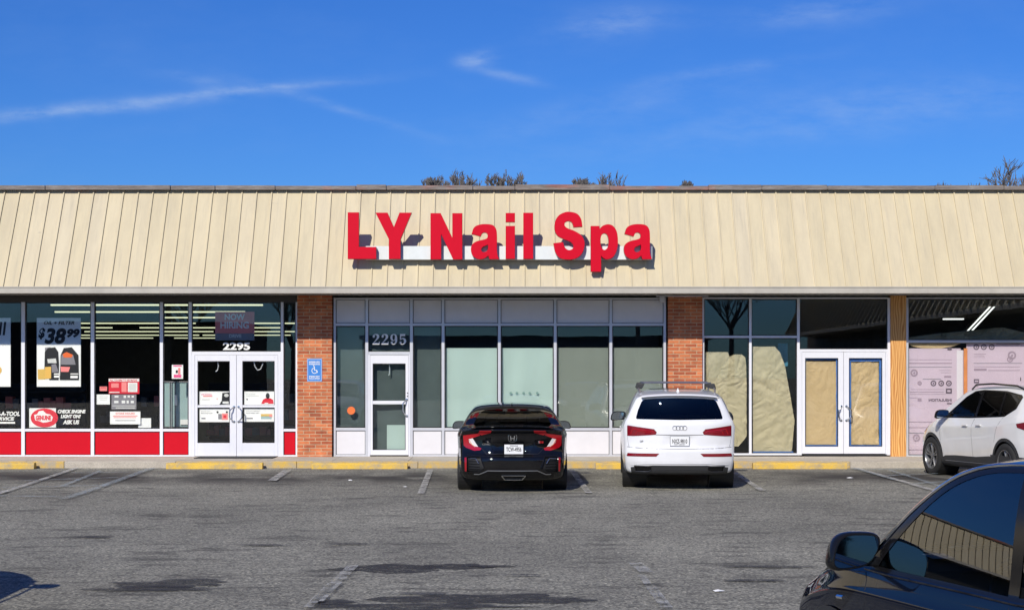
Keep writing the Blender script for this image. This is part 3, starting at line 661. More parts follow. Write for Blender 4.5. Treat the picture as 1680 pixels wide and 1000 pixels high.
letter([[tuple(p) for p in smooth_closed(z2(So), (0, 1, 16, 17))]])
po = [(943, 283), (1018, 283), (1020, 312), (1050, 282), (1095, 268), (1142, 282), (1176, 335), (1186, 420), (1176, 500), (1142, 562), (1092, 582), (1058, 572), (1033, 545), (1033, 695), (943, 695)]
ph = [(1065, 345), (1095, 365), (1106, 420), (1096, 478), (1065, 502), (1037, 478), (1026, 420), (1036, 365)]
letter([[tuple(p) for p in smooth_closed(z2(po), (0, 1, 2, 12, 13, 14))], [tuple(p) for p in smooth_closed(z2(ph))]])
letter(avec(0))
def spart(mb, name, mat):
    o = mb.build(name, mat, sign); o.matrix_parent_inverse = sinv.copy(); return o
mb = MB().box(at(600, 0, SY + .14).x, at(1070, 0, SY + .14).x, SY + .14, SY + .27, at(0, 425.5, SY + .14).z, at(0, 403.5, SY + .14).z)
spart(mb, 'raceway', 'raceway_white')
for px in (620, 720, 830, 930, 1040): spart(MB().box(at(px, 0, SY + .27).x, at(px, 0, SY + .27).x + .04, SY + .27, SY + .42, at(0, 418, SY + .2).z, at(0, 411, SY + .2).z), 'bracket', 'fascia')

# ------------------------------------------------------------------ house numbers, posters, stickers
def fx(px): return X(px)
def number(body, l, r, t, b, bold):
    o = text_mesh(body, X(l), X(r), Z(b), Z(t), YF + .012, bold=bold).build('address_number', 'white_print'); o.parent = bld; o.matrix_parent_inverse = bld_inv.copy()
number('2295', 365.5, 410, 561.5, 574, .035)
# serif numerals traced as outlines (units 0..1 high)
def serif(l, r, t, b):
    two = [(.04, .72), (.10, .90), (.30, 1.0), (.55, .97), (.68, .82), (.66, .64), (.50, .46), (.28, .26), (.20, .17), (.42, .17), (.60, .14), (.66, .28), (.74, .28), (.70, .0), (.03, .0), (.03, .10), (.20, .30), (.38, .52), (.45, .72), (.40, .88), (.28, .92), (.20, .88), (.26, .80), (.24, .70), (.14, .64)]
    nine = [[(.70, .52), (.68, .26), (.55, .07), (.34, .0), (.14, .06), (.06, .20), (.14, .30), (.25, .27), (.28, .17), (.22, .10), (.34, .07), (.46, .16), (.50, .42), (.36, .34), (.16, .38), (.04, .55), (.04, .76), (.16, .94), (.36, 1.0), (.56, .94), (.67, .78)], [(.48, .70), (.46, .86), (.36, .93), (.27, .86), (.24, .68), (.27, .48), (.36, .42), (.45, .50)]]
    five = [(.12, 1.0), (.62, 1.0), (.60, .80), (.22, .80), (.20, .58), (.38, .64), (.58, .58), (.70, .42), (.70, .24), (.56, .06), (.32, .0), (.12, .06), (.05, .18), (.12, .29), (.24, .26), (.26, .15), (.22, .09), (.34, .06), (.46, .14), (.49, .32), (.44, .48), (.32, .53), (.18, .45), (.10, .50)]
    W = (r - l) / 3.86
    for i, dg in enumerate(([two], [two], nine, [five])):
        lps = []
        for lp in dg:
            q = [(X(l + (i + p[0] * 1.15) * W), Z(b) + (Z(t) - Z(b)) * p[1]) for p in lp]
            lps.append([tuple(p) for p in smooth_closed(q, (12, 13, 14, 15) if dg[0] is two else ((0, 1, 2, 3) if dg[0] is five else ()), 3)])
        o = outline_mesh(lps, YF + .006, YF + .012, 'address_number', ['white_print'], bld); o.matrix_parent_inverse = bld_inv.copy()
serif(610.7, 667, 547.5, 564.8)

PYI = YF + .034      # just inside the glass
def poster(name, l, r, t, b, mat, label, cat, y=PYI, items=(), group=None, th=.003):
    """flat printed sheet; items = text/shape rows given in the same pixel frame"""
    p = MB().box(X(l), X(r), y, y + th, Z(b), Z(t)).build(name, mat); k = 0
    for it in items:
        k += 1; yy = y - .0035 - .0004 * k
        if it[0] == 't':
            _, body, l2, r2, t2, b2, m2 = it[:7]; bold = it[7] if len(it) > 7 else .02; sh = it[8] if len(it) > 8 else 0
            o = text_mesh(body, X(l2), X(r2), Z(b2), Z(t2), yy, bold=bold, shear=sh).build('lettering', m2)
        elif it[0] == 'e':
            _, l2, r2, t2, b2, m2 = it; pts = [(X((l2 + r2) / 2) + (X(r2) - X(l2)) / 2 * math.cos(a * math.pi / 16), Z((t2 + b2) / 2) + (Z(t2) - Z(b2)) / 2 * math.sin(a * math.pi / 16)) for a in range(32)]
            o = MB().extr(pts, yy, yy + .001).build('printed_shape', m2)
        elif it[0] == 'p':
            o = MB().extr([(X(a), Z(c_)) for a, c_ in it[1]], yy, yy + .001).build('printed_shape', it[2])
        else:
            _, l2, r2, t2, b2, m2 = it; o = MB().box(X(l2), X(r2), yy, yy + .001, Z(b2), Z(t2)).build('printed_shape', m2)
        o.parent = p
    return tag(p, label, cat, group)
def U(x, y, ox, oy, s): return ox + x / s, oy + y / s
# oil price poster
def o1(x): return x / 10
def q1(y): return 490 + y / 10
def b2(pts): return [(x / 7.694, 590 + y / 7.692) for x, y in pts]
poster('price_poster', 59.5, 131.8, 521, 634, 'paper_white', 'white poster priced at 38.99 for oil and filter, with bottles printed below', 'poster', items=[
    ('t', 'OIL + FILTER', o1(712), o1(1215), q1(362), q1(422), 'ink', .03, .25),
    ('t', '$', o1(620), o1(735), q1(475), q1(665), 'ink', .05, .22),
    ('t', '38', o1(722), o1(1080), q1(478), q1(738), 'ink', .045, .22), ('t', '99', o1(1090), o1(1302), q1(490), q1(635), 'ink', .06, .22),
    ('p', [(73, 570), (82, 569), (88, 578), (80, 592), (73, 588)], 'ink_grey'),
    ('p', b2([(560, -100), (600, -150), (690, -160), (730, -100), (740, 60), (735, 255), (620, 255), (555, 120)]), 'ink'),
    ('p', b2([(760, -60), (800, -150), (900, -160), (985, -60), (992, 255), (750, 255)]), 'ink'),
    ('p', b2([(770, -60), (830, -90), (920, -60), (950, 60), (760, 60)]), 'ink_grey'),
    ('p', b2([(785, -75), (835, -100), (915, -65), (900, -30), (800, -30)]), 'orange'),
    ('p', b2([(590, -10), (700, -20), (710, 40), (600, 40)]), 'print_faded'),
    ('p', b2([(470, 120), (560, 115), (565, 245), (475, 245)]), 'gold'), ('p', b2([(560, 90), (640, 85), (640, 235), (566, 240)]), 'gold'),
    ('p', b2([(760, 85), (880, 90), (860, 150), (765, 150)]), 'ink_salmon'), ('p', b2([(645, 60), (700, 50), (735, 150), (650, 160)]), 'ink_grey'),
    ('r', 88, 96.5, 612, 614, 'white_print'), ('r', 88, 97, 615.5, 619, 'white_print'), ('r', 115, 128, 612, 614, 'print_faded'), ('r', 115, 127, 616, 620, 'white_print')])
poster('price_poster', -70, 16.5, 521, 634, 'paper_white', 'white price poster cut by the left edge, ending in a slanted 11', 'poster', items=[
    ('t', '11', -3.0, 9.5, 527.5, 549.5, 'ink', .09, .22), ('e', -40, 2, 596, 618, 'gold')])
# text decals on glass
def decal(name, items, label, cat, y=YF + .027):
    root = None
    for it in items:
        body, l2, r2, t2, b2_, m2 = it[:6]; o = text_mesh(body, X(l2), X(r2), Z(b2_), Z(t2), y, bold=it[6] if len(it) > 6 else .04, shear=.2).build(name if root is None else 'lettering', m2)
        if root is None: root = o
        else: o.parent = root
    return tag(root, label, cat)
decal('window_decal', [('LOAN-A-TOOL', -24, 32, 674.5, 682, 'white_print', .05), ('SERVICE', -12, 23, 683.5, 689.5, 'white_print', .05)], 'white slanted tool loan lettering on dark glass at the left edge', 'decal')
MB().box(X(-20), X(24), YF + .026, YF + .027, Z(694.5), Z(691.5)).build('underline', 'white_print').parent = [o for o in C.objects if o.name.startswith('window_decal')][0]
decal('window_decal', [('CHECK ENGINE', 94, 140, 671.5, 677.5, 'white_print', .06), ('LIGHT ON?', 99, 132, 679.5, 685.5, 'white_print', .06), ('ASK US', 102.5, 129.5, 688.5, 695.5, 'white_print', .06)], 'white slanted check engine light lettering beside the red oval', 'decal')
wr = [(55, 680), (60, 679), (63, 674), (70, 673), (75, 678), (82, 679.5), (86, 684), (84, 690), (77, 692), (70, 693), (63, 690), (57, 689)]
poster('oval_sign', 47, 91, 669, 701, 'white_print', 'red oval sign on a white square low in the oil poster window', 'sign', items=[('e', 49.5, 94.5, 669.5, 700.5, 'ink_red'), ('p', wr, 'white_print'), ('t', 'GENUINE', 58, 83, 681, 689, 'ink_red', .06)])
def b3(x, y): return 150 + x / 7.694, 590 + y / 7.692
def bx(l, r, t, b): return b3(l, t)[0], b3(r, t)[0], b3(l, t)[1], b3(l, b)[1]
def rr_(l, r, t, b, m): a = bx(l, r, t, b); return ('r', a[0], a[1], a[2], a[3], m)
def tt_(s, l, r, t, b, m, bold=.03): a = bx(l, r, t, b); return ('t', s, a[0], a[1], a[2], a[3], m, bold)
poster('notice', *bx(212, 600, 235, 428), 'ink_red', 'red and white notice, largest of the cluster in the third window', 'notice', items=[rr_(212, 598, 236, 272, 'white_print'), tt_('ALL CLAIMS TO BE MADE', 225, 570, 246, 268, 'ink_red'), rr_(245, 340, 295, 350, 'ink_salmon'), rr_(375, 440, 280, 405, 'ink_salmon'), rr_(455, 575, 285, 405, 'white_print'), rr_(470, 560, 300, 390, 'print_faded'), rr_(220, 350, 402, 414, 'white_print')])
poster('notice', *bx(245, 560, 436, 625), 'ink_grey', 'dark grey notice with two rows of white marks under the red one', 'notice', y=PYI + .012, items=[rr_(285, 335, 450, 475, 'white_print'), rr_(400, 430, 448, 480, 'white_print'), rr_(450, 480, 448, 475, 'white_print'), rr_(500, 530, 450, 475, 'white_print'), rr_(280, 335, 515, 545, 'white_print'), rr_(375, 420, 512, 548, 'white_print'), rr_(438, 465, 512, 548, 'white_print'), rr_(490, 530, 515, 545, 'white_print'), rr_(300, 545, 600, 612, 'print_faded'), rr_(255, 550, 575, 583, 'print_faded')])
poster('notice', *bx(228, 612, 650, 812), 'paper_white', 'white notice with faded red heading lowest in the third window', 'notice', y=PYI + .006, items=[tt_('STORE HOURS', 300, 540, 664, 688, 'ink_salmon'), rr_(265, 575, 702, 712, 'ink_salmon'), rr_(275, 560, 722, 730, 'ink_salmon'), rr_(295, 550, 760, 768, 'ink_grey')])
poster('notice', *bx(58, 228, 435, 562), 'paper_white', 'small plain white sheet taped left of the grey notice', 'notice', items=[rr_(95, 200, 458, 464, 'print_faded'), rr_(95, 195, 478, 484, 'print_faded'), rr_(100, 190, 500, 505, 'print_faded')])
poster('sticker', *bx(98, 192, 335, 392), 'ink_salmon', 'small salmon red sticker above the plain white sheet', 'sticker', items=[rr_(110, 180, 345, 352, 'ink_red')])
poster('sticker', *bx(1010, 1152, 62, 238), 'paper_white', 'pink and white sticker high in the narrow window left of the doors', 'sticker', items=[rr_(1030, 1135, 68, 82, 'ink_pink'), rr_(1035, 1130, 185, 222, 'ink_pink'), rr_(1060, 1085, 130, 165, 'ink'), rr_(1090, 1118, 100, 180, 'ink_salmon')])
poster('notice', *bx(580, 740, 735, 862), 'paper_white', 'small white sheet leaning in the window corner by the display case', 'notice', y=PYI + .05)
# glazed display case seen through the window
e = empty('display_case', (X(275), YF + .55, SWZ - .02), 0, 'tall glass display case standing behind the narrow window', 'display case')
a = bx(785, 1150, 270, 862); lx0, lx1 = a[0], a[1]; ox = X(275)
h1 = Z(a[2]) - SWZ; MB().box(X(lx0) - ox, X(lx1) - ox, .02, .05, .62, h1).build('back_panel', 'glass_door_case', e)
mb = MB()
for px in (lx0, 268.5, 271.5, 277, lx1 - 1): mb.box(X(px) - ox, X(px + 1) - ox, -.01, .02, .4, h1)
mb.box(X(lx0) - ox, X(lx1) - ox, -.01, .05, h1, h1 + .02).box(X(lx0) - ox, X(lx1) - ox, 0, .4, 0, .6); mb.build('case_frame', 'ink_grey', e)
MB().box(X(276.8) - ox, X(281.5) - ox, -.015, 0, Z(664) - SWZ, Z(646.5) - SWZ).build('card', 'paper_white', e)
MB().box(X(286.5) - ox, X(299) - ox, -.015, 0, Z(696) - SWZ, Z(687.5) - SWZ).build('card', 'paper_white', e)
# hiring sign
poster('hiring_sign', 352.5, 417, 511, 558, 'ink_faded_red', 'faded red NOW HIRING sign above the red shop doors', 'sign', items=[
    ('r', 352.5, 417, 546.5, 558, 'ink_grey'), ('t', 'NOW', 368, 401.5, 514.5, 524.5, 'white_print', .035), ('t', 'HIRING', 361, 408, 527.5, 538.5, 'white_print', .035), ('t', 'DRIVE', 375.5, 395.5, 548, 553.5, 'print_faded', .03)])
# door posters
def d4(x, y): return 310 + x / 10.5, 630 + y / 10.5
def dp(l, r, t, b, lab, items):
    a = d4(l, t); b_ = d4(r, b); its = []
    for it in items:
        if it[0] == 'p': its.append(('p', [d4(*p) for p in it[1]], it[2])); continue
        if it[0] == 't': p0 = d4(it[2], it[4]); p1 = d4(it[3], it[5]); its.append(('t', it[1], p0[0], p1[0], p0[1], p1[1], it[6], .02)); continue
        p0 = d4(it[1], it[3]); p1 = d4(it[2], it[4]); its.append((it[0], p0[0], p1[0], p0[1], p1[1], it[5]))
    poster('door_poster', a[0], b_[0], a[1], b_[1], 'paper_white', lab, 'poster', items=its, group='white posters on the red shop doors')
dp(172, 700, 122, 350, 'upper poster on the left door leaf, white with pink heading and dark picture', [('t', 'WE INSTALL', 205, 395, 165, 185, 'ink_pink'), ('r', 240, 395, 195, 212, 'ink_salmon'), ('r', 220, 350, 255, 270, 'print_faded'), ('p', [(570, 150), (695, 135), (695, 340), (520, 348), (560, 280)], 'ink'), ('r', 575, 680, 295, 330, 'white_print'), ('e', 600, 680, 160, 220, 'print_faded'), ('p', [(470, 240), (490, 240), (480, 270)], 'ink_salmon')])
dp(945, 1480, 122, 350, 'upper poster on the right door leaf, with a person in a red shirt', [('t', 'IN STORE', 980, 1140, 160, 180, 'print_faded'), ('r', 980, 1200, 195, 205, 'print_faded'), ('r', 985, 1010, 245, 270, 'ink_grey'), ('p', [(1240, 335), (1275, 262), (1320, 240), (1400, 240), (1445, 270), (1455, 335)], 'ink_red'), ('e', 1320, 1385, 150, 250, 'ink'), ('r', 1300, 1360, 318, 335, 'white_print')])
dp(175, 700, 422, 650, 'lower poster on the left door leaf, with red and black gadgets', [('t', 'SAVE ON', 205, 360, 455, 475, 'print_faded'), ('t', 'PARTS AND TOOLS', 205, 400, 490, 508, 'ink_grey'), ('r', 210, 280, 575, 598, 'ink_grey'), ('e', 470, 505, 460, 498, 'ink'), ('e', 630, 665, 460, 495, 'ink'), ('r', 565, 665, 500, 610, 'ink_salmon'), ('r', 500, 560, 510, 600, 'ink_grey'), ('r', 590, 640, 530, 580, 'ink_red')])
dp(948, 1470, 420, 645, 'lower poster on the right door leaf, with a yellow and green row of packs', [('t', 'REWARDS MEMBERS', 980, 1215, 452, 470, 'print_faded'), ('t', 'SAVE EVERY DAY', 980, 1210, 488, 505, 'ink_grey'), ('r', 985, 1095, 575, 595, 'ink_grey'), ('r', 1235, 1430, 510, 550, 'gold'), ('r', 1235, 1420, 552, 595, 'glass_door_case'), ('r', 1380, 1430, 520, 560, 'ink_salmon')])
# door mat
x0, x1 = (322 - CX) / (F / 30.4), (450 - CX) / (F / 30.4)
tag(MB().box(x0, x1, 30.15, 30.85, SWZ, SWZ + .014).build('door_mat', 'mat_black'), 'black rubber mat before the red shop double doors', 'door mat')
# accessible parking sign on the pillar
ps = empty('parking_sign', (X(517.5), PY0 - .004, Z(606.7)), 0, 'blue accessible parking sign screwed to the left brick pillar', 'sign'); w, h = (X(530) - X(505.5)) / 2, (Z(588) - Z(625.5)) / 2
MB().box(-w, w, -.006, .0, -h, h).build('sign_plate', 'blue_sign', ps, bevel=.002)
mb = MB(); t_ = .006; i_ = .012
mb.box(-w + i_, w - i_, -.0085, -.0062, h - i_ - t_, h - i_).box(-w + i_, w - i_, -.0085, -.0062, -h + i_, -h + i_ + t_).box(-w + i_, -w + i_ + t_, -.0085, -.0062, -h + i_ + t_, h - i_ - t_).box(w - i_ - t_, w - i_, -.0085, -.0062, -h + i_ + t_, h - i_ - t_)
mb.build('border', 'white_print', ps)
for s_, zz, hh in (('RESERVED', .168, .032), ('PARKING', .125, .032), ('PERMIT', -.135, .030), ('REQUIRED', -.178, .030)):
    text_mesh(s_, -w * .72, w * .72, zz - hh / 2, zz + hh / 2, -.0075, bold=.03).build('lettering', 'white_print', ps)
ring = []
mb = MB(); n = 20
for i in range(n):
    a0 = R(-250 + 250 * i / n); a1 = R(-250 + 250 * (i + 1) / n); cx, cz = .0, -.012
    mb.add([(cx + math.cos(a) * r, -.0085, cz + math.sin(a) * r) for a, r in ((a0, .050), (a1, .050), (a1, .062), (a0, .062))], [(0, 1, 2, 3)])
mb.extr([(-.015, .075), (.002, .075), (.006, .005), (-.008, .005)], -.0085, -.0062).extr([(-.008, .005), (.038, .005), (.038, -.007), (-.008, -.007)], -.0088, -.0062).extr([(.038, .005), (.050, .002), (.068, -.05), (.056, -.055), (.034, -.006)], -.009, -.0062)
mb.extr([(-.016 + .012 * math.cos(k), .092 + .012 * math.sin(k)) for k in [j * .5236 for j in range(12)]], -.0085, -.0062)
mb.build('wheelchair_symbol', 'white_print', ps)
# orange dot on the glass, warning lamp, door closer
tag(MB().lathe([(0, 0), (.083, 0), (.083, .003), (0, .003)], 'y', (0, 0, 0), 28).build('round_sticker', 'orange', loc=(X(576), YF + .012, Z(673))), 'round orange sticker on the narrow glass left of the nail spa door', 'sticker')
for (px, py, par) in ((639, 604, 'nail'),):
    pass
e = empty('exit_lamp', (X(556), YF + .2, Z(640)), 0, 'small dark lamp with a red light behind the leftmost nail spa pane', 'lamp')
MB().box(-.03, .03, -.02, .03, -.16, .14).build('lamp_body', 'ink', e, bevel=.01); MB().lathe([(0, -.03), (.022, -.03), (.022, 0), (0, 0)], 'y', (0, 0, 0), 12).build('red_light', plain('led_red', (.5, .05, .05), em=(1, .12, .08), ems=2.5), e)
# faint dots
mb = MB()
for px in (838, 848, 859, 869, 881.5): mb.lathe([(0, 0), (.028, 0), (.028, .002), (0, .002)], 'y', (X(px), YF + .035, Z(644.5)), 12)
tag(mb.build('dot_stickers', plain('faint_dot', (.25, .36, .34))), 'row of five faint dots on the teal pane above the black sedan', 'stickers')

# ------------------------------------------------------------------ masking paper
def sheet(name, rows, mat, label, y=YF + .045, amp=.018, seed=0, nx=60, nz=110, cat='paper sheet', group=None):
    """crumpled sheet; rows = (py, px_left, px_right) from top down"""
    vs = []; P = [r[0] for r in rows]
    for j in range(nz + 1):
        py = P[0] + (P[-1] - P[0]) * j / nz; l = np.interp(py, P, [r[1] for r in rows]); r = np.interp(py, P, [r[2] for r in rows])
        l += .35 * noise.noise(Vector((py * .15, seed, 0))); r += .35 * noise.noise(Vector((py * .15, seed + 9, 0)))
        for i in range(nx + 1):
            x = X(l + (r - l) * i / nx); z = Z(py); d = 0
            q = Vector((x, z, seed * 5.1)); q2 = q + Vector((noise.noise(q * 1.3), noise.noise(q * 1.3 + Vector((5, 5, 5))), 0)) * .35
            d = abs(noise.noise(Vector((q2.x * 2.0 + q2.y * 1.4, q2.y * 1.3 - q2.x * .6, seed)))) * 1.7 + abs(noise.noise(Vector((q2.x * 5.5 - q2.y * 4, q2.y * 3.2 + q2.x * 2, seed + 3)))) * .95 + abs(noise.noise(Vector((q2.x * 9 + q2.y * 6, q2.y * 10 - q2.x * 4, seed + 6)))) * .55
            vs.append((x, y + amp * 2.6 * (.8 - d) + .02, z))
    mb = MB(); mb.add(vs, [(j * (nx + 1) + i, j * (nx + 1) + i + 1, (j + 1) * (nx + 1) + i + 1, (j + 1) * (nx + 1) + i) for j in range(nz) for i in range(nx)])
    return tag(mb.build(name, mat, smooth=28), label, cat, group)
sheet('masking_paper', [(577, 1158, 1196), (590, 1158, 1200), (742, 1158, 1200)], 'tan_paper', 'tan paper sheet with a squared top, behind the glass beside the right brick pillar', seed=1, y=YF + .12, amp=.010)
sheet('masking_paper', [(581, 1205, 1218), (586, 1196, 1224), (598, 1186, 1225.5), (625, 1176, 1226), (690, 1165, 1226), (715, 1180, 1226), (732, 1206, 1213)], 'tan_paper', 'crumpled tan paper sheet with a rounded top, sagging above the white car with roof bars', seed=2, y=YF + .06, amp=.017)
sheet('masking_paper', [(568, 1235, 1272), (578, 1234.5, 1281), (600, 1234, 1289), (650, 1234, 1298), (690, 1236, 1304.5), (735, 1236, 1301), (740.5, 1236, 1300)], 'tan_paper', 'tall tan paper sheet with a slanting right edge left of the papered doors', seed=3, y=YF + .05, amp=.012)
tag(MB().box(X(1236), X(1302), YF + .045, YF + .052, Z(742.8), Z(740)).build('tape_strip', 'blue_tape'), 'blue tape under the tall slanting paper sheet', 'tape')
drape('hanging_cloth', 1284, 1300, 562, 600, 'cloth_blue', 'blue cloth hanging behind the slanting paper sheet', 'cloth', y=YF + .5, wav=.03)
for (l, r, lab, sd_) in ((1322.2, 1373.6, 'left', 5), (1396.5, 1442.8, 'right', 6)):
    sheet('masking_paper', [(592, l, r), (729, l, r)], 'kraft', 'brown kraft paper masking the %s papered door leaf' % lab, seed=sd_, y=YF + .002 + .035, amp=.0055 if lab == 'left' else .009, group=None)
def tape(l, r, t, b, lab, gl, gr, gt, gb):
    mb = MB(); y0 = YF + .028; sd_ = random.Random(int(l))
    def run(x0, x1, z0, z1):
        n = 14; vs = []
        v = (x1 - x0) > (z0 - z1) if False else abs(X(x1) - X(x0)) < abs(Z(z0) - Z(z1))
        for i in range(n + 1):
            j = sd_.uniform(-.004, .004); k = sd_.uniform(-.004, .004)
            if v: z = Z(z0) + (Z(z1) - Z(z0)) * i / n; vs += [(X(x0) + j, y0, z), (X(x1) + k, y0, z)]
            else: x = X(x0) + (X(x1) - X(x0)) * i / n; vs += [(x, y0, Z(z0) + j), (x, y0, Z(z1) + k)]
        mb.add(vs, [(2 * i, 2 * i + 1, 2 * i + 3, 2 * i + 2) for i in range(n)])
    run(gl + .4, gl + l, gt, gb); run(gr - r, gr - .4, gt, gb); y0 -= .001; run(gl, gr, gt + .4, gt + t); run(gl, gr, gb - b, gb - .4)
    tag(mb.build('tape_strip', 'blue_tape'), 'blue masking tape framing the paper on the %s papered door leaf' % lab, 'tape')
tape(1.8, 2.6, 3.2, 2.4, 'left', 1320.5, 1374.8, 587, 732); tape(4.5, 4.2, 5.5, 2.2, 'right', 1392.3, 1447, 587, 732)
tag(MB().extr([(X(1384), Z(744.5)), (X(1455), Z(744.5)), (X(1452), Z(747)), (X(1320), Z(747)), (X(1318), Z(745))], YF - .04, YF - .02).build('threshold_strip', 'ink'), 'dark strip under the papered double doors', 'threshold')
# ------------------------------------------------------------------ insulation boards
def c7(x, y): return 1480 + x / 7.69, 550 + y / 7.69
def board(l, r, t, b, label, y, marks):
    p = MB().box(X(l), X(r), y, y + .03, Z(b), Z(t)).build('insulation_board', 'pink_board'); k = 0
    for mk in marks:
        k += 1; yy = y - .002 - .0003 * k
        if mk[0] == 'l': a = c7(mk[1], mk[3]); b_ = c7(mk[2], mk[3]); o = MB().box(X(a[0]), X(b_[0]), yy, yy + .001, Z(a[1] + mk[4] / 2), Z(a[1] - mk[4] / 2)).build('printed_line', mk[5])
        elif mk[0] == 'o':
            c_ = c7(mk[1], mk[2]); mb = MB(); n = 18; ra, rb = mk[3] * .60 / S, mk[3] / S; cx, cz = X(c_[0]), Z(c_[1])
            vs = []
            for i in range(n): a = 2 * math.pi * i / n; vs += [(cx + math.cos(a) * ra, yy, cz + math.sin(a) * ra), (cx + math.cos(a) * rb, yy, cz + math.sin(a) * rb)]
            mb.add(vs, [(2 * i, 2 * i + 1, (2 * i + 3) % (2 * n), (2 * i + 2) % (2 * n)) for i in range(n)])
            mb.extr([(cx - ra * .5, cz - ra * .3), (cx + ra * .2, cz - ra * .6), (cx + ra * .6, cz + ra * .2), (cx, cz + ra * .5)], yy, yy + .001); o = mb.build('printed_ring', mk[4])
        elif mk[0] == 't': a = c7(mk[2], mk[4]); b_ = c7(mk[3], mk[5]); o = text_mesh(mk[1], X(b_[0]), X(a[0]), Z(b_[1]), Z(a[1]), yy, bold=.03).build('printed_text', mk[6])
        o.parent = p
    return tag(p, label, 'insulation board')
plain('print_mauve', (.36, .28, .34), .8); plain('print_dark', (.13, .10, .13), .8)
mk1 = [('l', 100, 640, 305, .9, 'print_mauve'), ('l', 100, 640, 350, 1.6, 'print_mauve'), ('l', 85, 640, 398, 1.0, 'ink_grey'), ('l', 480, 630, 440, .6, 'print_mauve'), ('l', 500, 630, 470, .6, 'print_mauve'), ('l', 540, 630, 520, 3.2, 'print_mauve'), ('l', 270, 500, 550, 1.1, 'ink_grey'),
       ('o', 405, 603, 4.8, 'print_dark'), ('o', 503, 603, 4.8, 'print_dark'), ('o', 600, 603, 4.8, 'print_dark'), ('l', 120, 540, 680, .5, 'print_mauve'), ('l', 110, 540, 712, .9, 'print_mauve'), ('l', 110, 560, 740, .5, 'print_mauve'), ('l', 562, 638, 700, 8.5, 'print_dark'), ('l', 580, 620, 700, 3, 'pink_board'),
       ('t', 'INSULATION', 345, 635, 797, 832, 'print_dark'), ('l', 205, 255, 810, 5, 'print_mauve'), ('l', 110, 200, 785, .5, 'print_mauve'), ('l', 575, 635, 858, 2, 'print_dark'), ('l', 90, 640, 1090, .8, 'print_mauve'), ('l', 90, 500, 1160, .8, 'print_mauve'), ('l', 90, 640, 1230, 1.0, 'ink_grey'), ('o', 190, 1290, 6, 'print_mauve'), ('o', 160, 470, 6, 'print_mauve'), ('o', 230, 600, 3.4, 'print_mauve'), ('l', 380, 560, 1380, .8, 'print_mauve'), ('l', 90, 640, 1440, .8, 'print_mauve'), ('l', 580, 635, 165, 5, 'print_dark')]
board(1490, 1577.5, 571, 746, 'mauve insulation board with three dark printed rings beside the plywood pillar', YF + .06, mk1)
mk2 = [('o', 950, 145, 4.8, 'print_dark'), ('o', 1045, 145, 4.8, 'print_dark'), ('o', 1145, 145, 4.8, 'print_dark'), ('l', 920, 1070, 235, .9, 'print_mauve'), ('l', 920, 1050, 255, .5, 'print_mauve'), ('l', 920, 1060, 275, .5, 'print_mauve'), ('l', 915, 1530, 350, .9, 'ink_grey'), ('l', 920, 1500, 395, .6, 'print_mauve'), ('l', 920, 1080, 430, 3.4, 'print_mauve'), ('l', 1100, 1500, 440, .8, 'print_mauve'),
       ('o', 1400, 250, 7, 'print_mauve'), ('o', 1375, 300, 5, 'print_mauve'), ('l', 918, 985, 575, 6.5, 'print_dark'), ('l', 930, 975, 575, 2, 'pink_board'), ('l', 1505, 1515, 550, 6, 'ink'), ('l', 930, 975, 630, 4, 'print_mauve'), ('l', 1200, 1500, 110, 2, 'print_mauve')]
board(1587.5, 1720, 562.5, 746, 'wide mauve insulation board behind the white car at the right edge', YF + .075, mk2)
board(1577.8, 1587.2, 574, 746, 'narrow pale board strip behind the orange stud', YF + .09, [])
tag(MB().box(X(1582.3), X(1588), YF + .035, YF + .058, Z(746), Z(571)).build('wooden_stud', 'stud'), 'orange wooden stud standing between the insulation boards', 'stud')
tag(MB().box(X(1571), X(1581), YF + .052, YF + .056, Z(746), Z(574)).build('seam_tape', 'seam_tape'), 'pale seam tape strip along the ringed insulation board', 'tape')
sheet('draped_paper', [(563, 1491, 1578), (567, 1496, 1568), (571, 1515, 1545)], 'kraft', 'brown paper swag above the ringed insulation board', seed=7, y=YF + .03, amp=.006, nz=12)
sheet('draped_paper', [(536, 1650, 1662), (545, 1560, 1700), (552, 1500, 1700), (557, 1492, 1700)], 'tan_paper', 'rumpled paper lying along the sill of the upper right window', seed=8, y=YF + .5, amp=.03, nz=14)

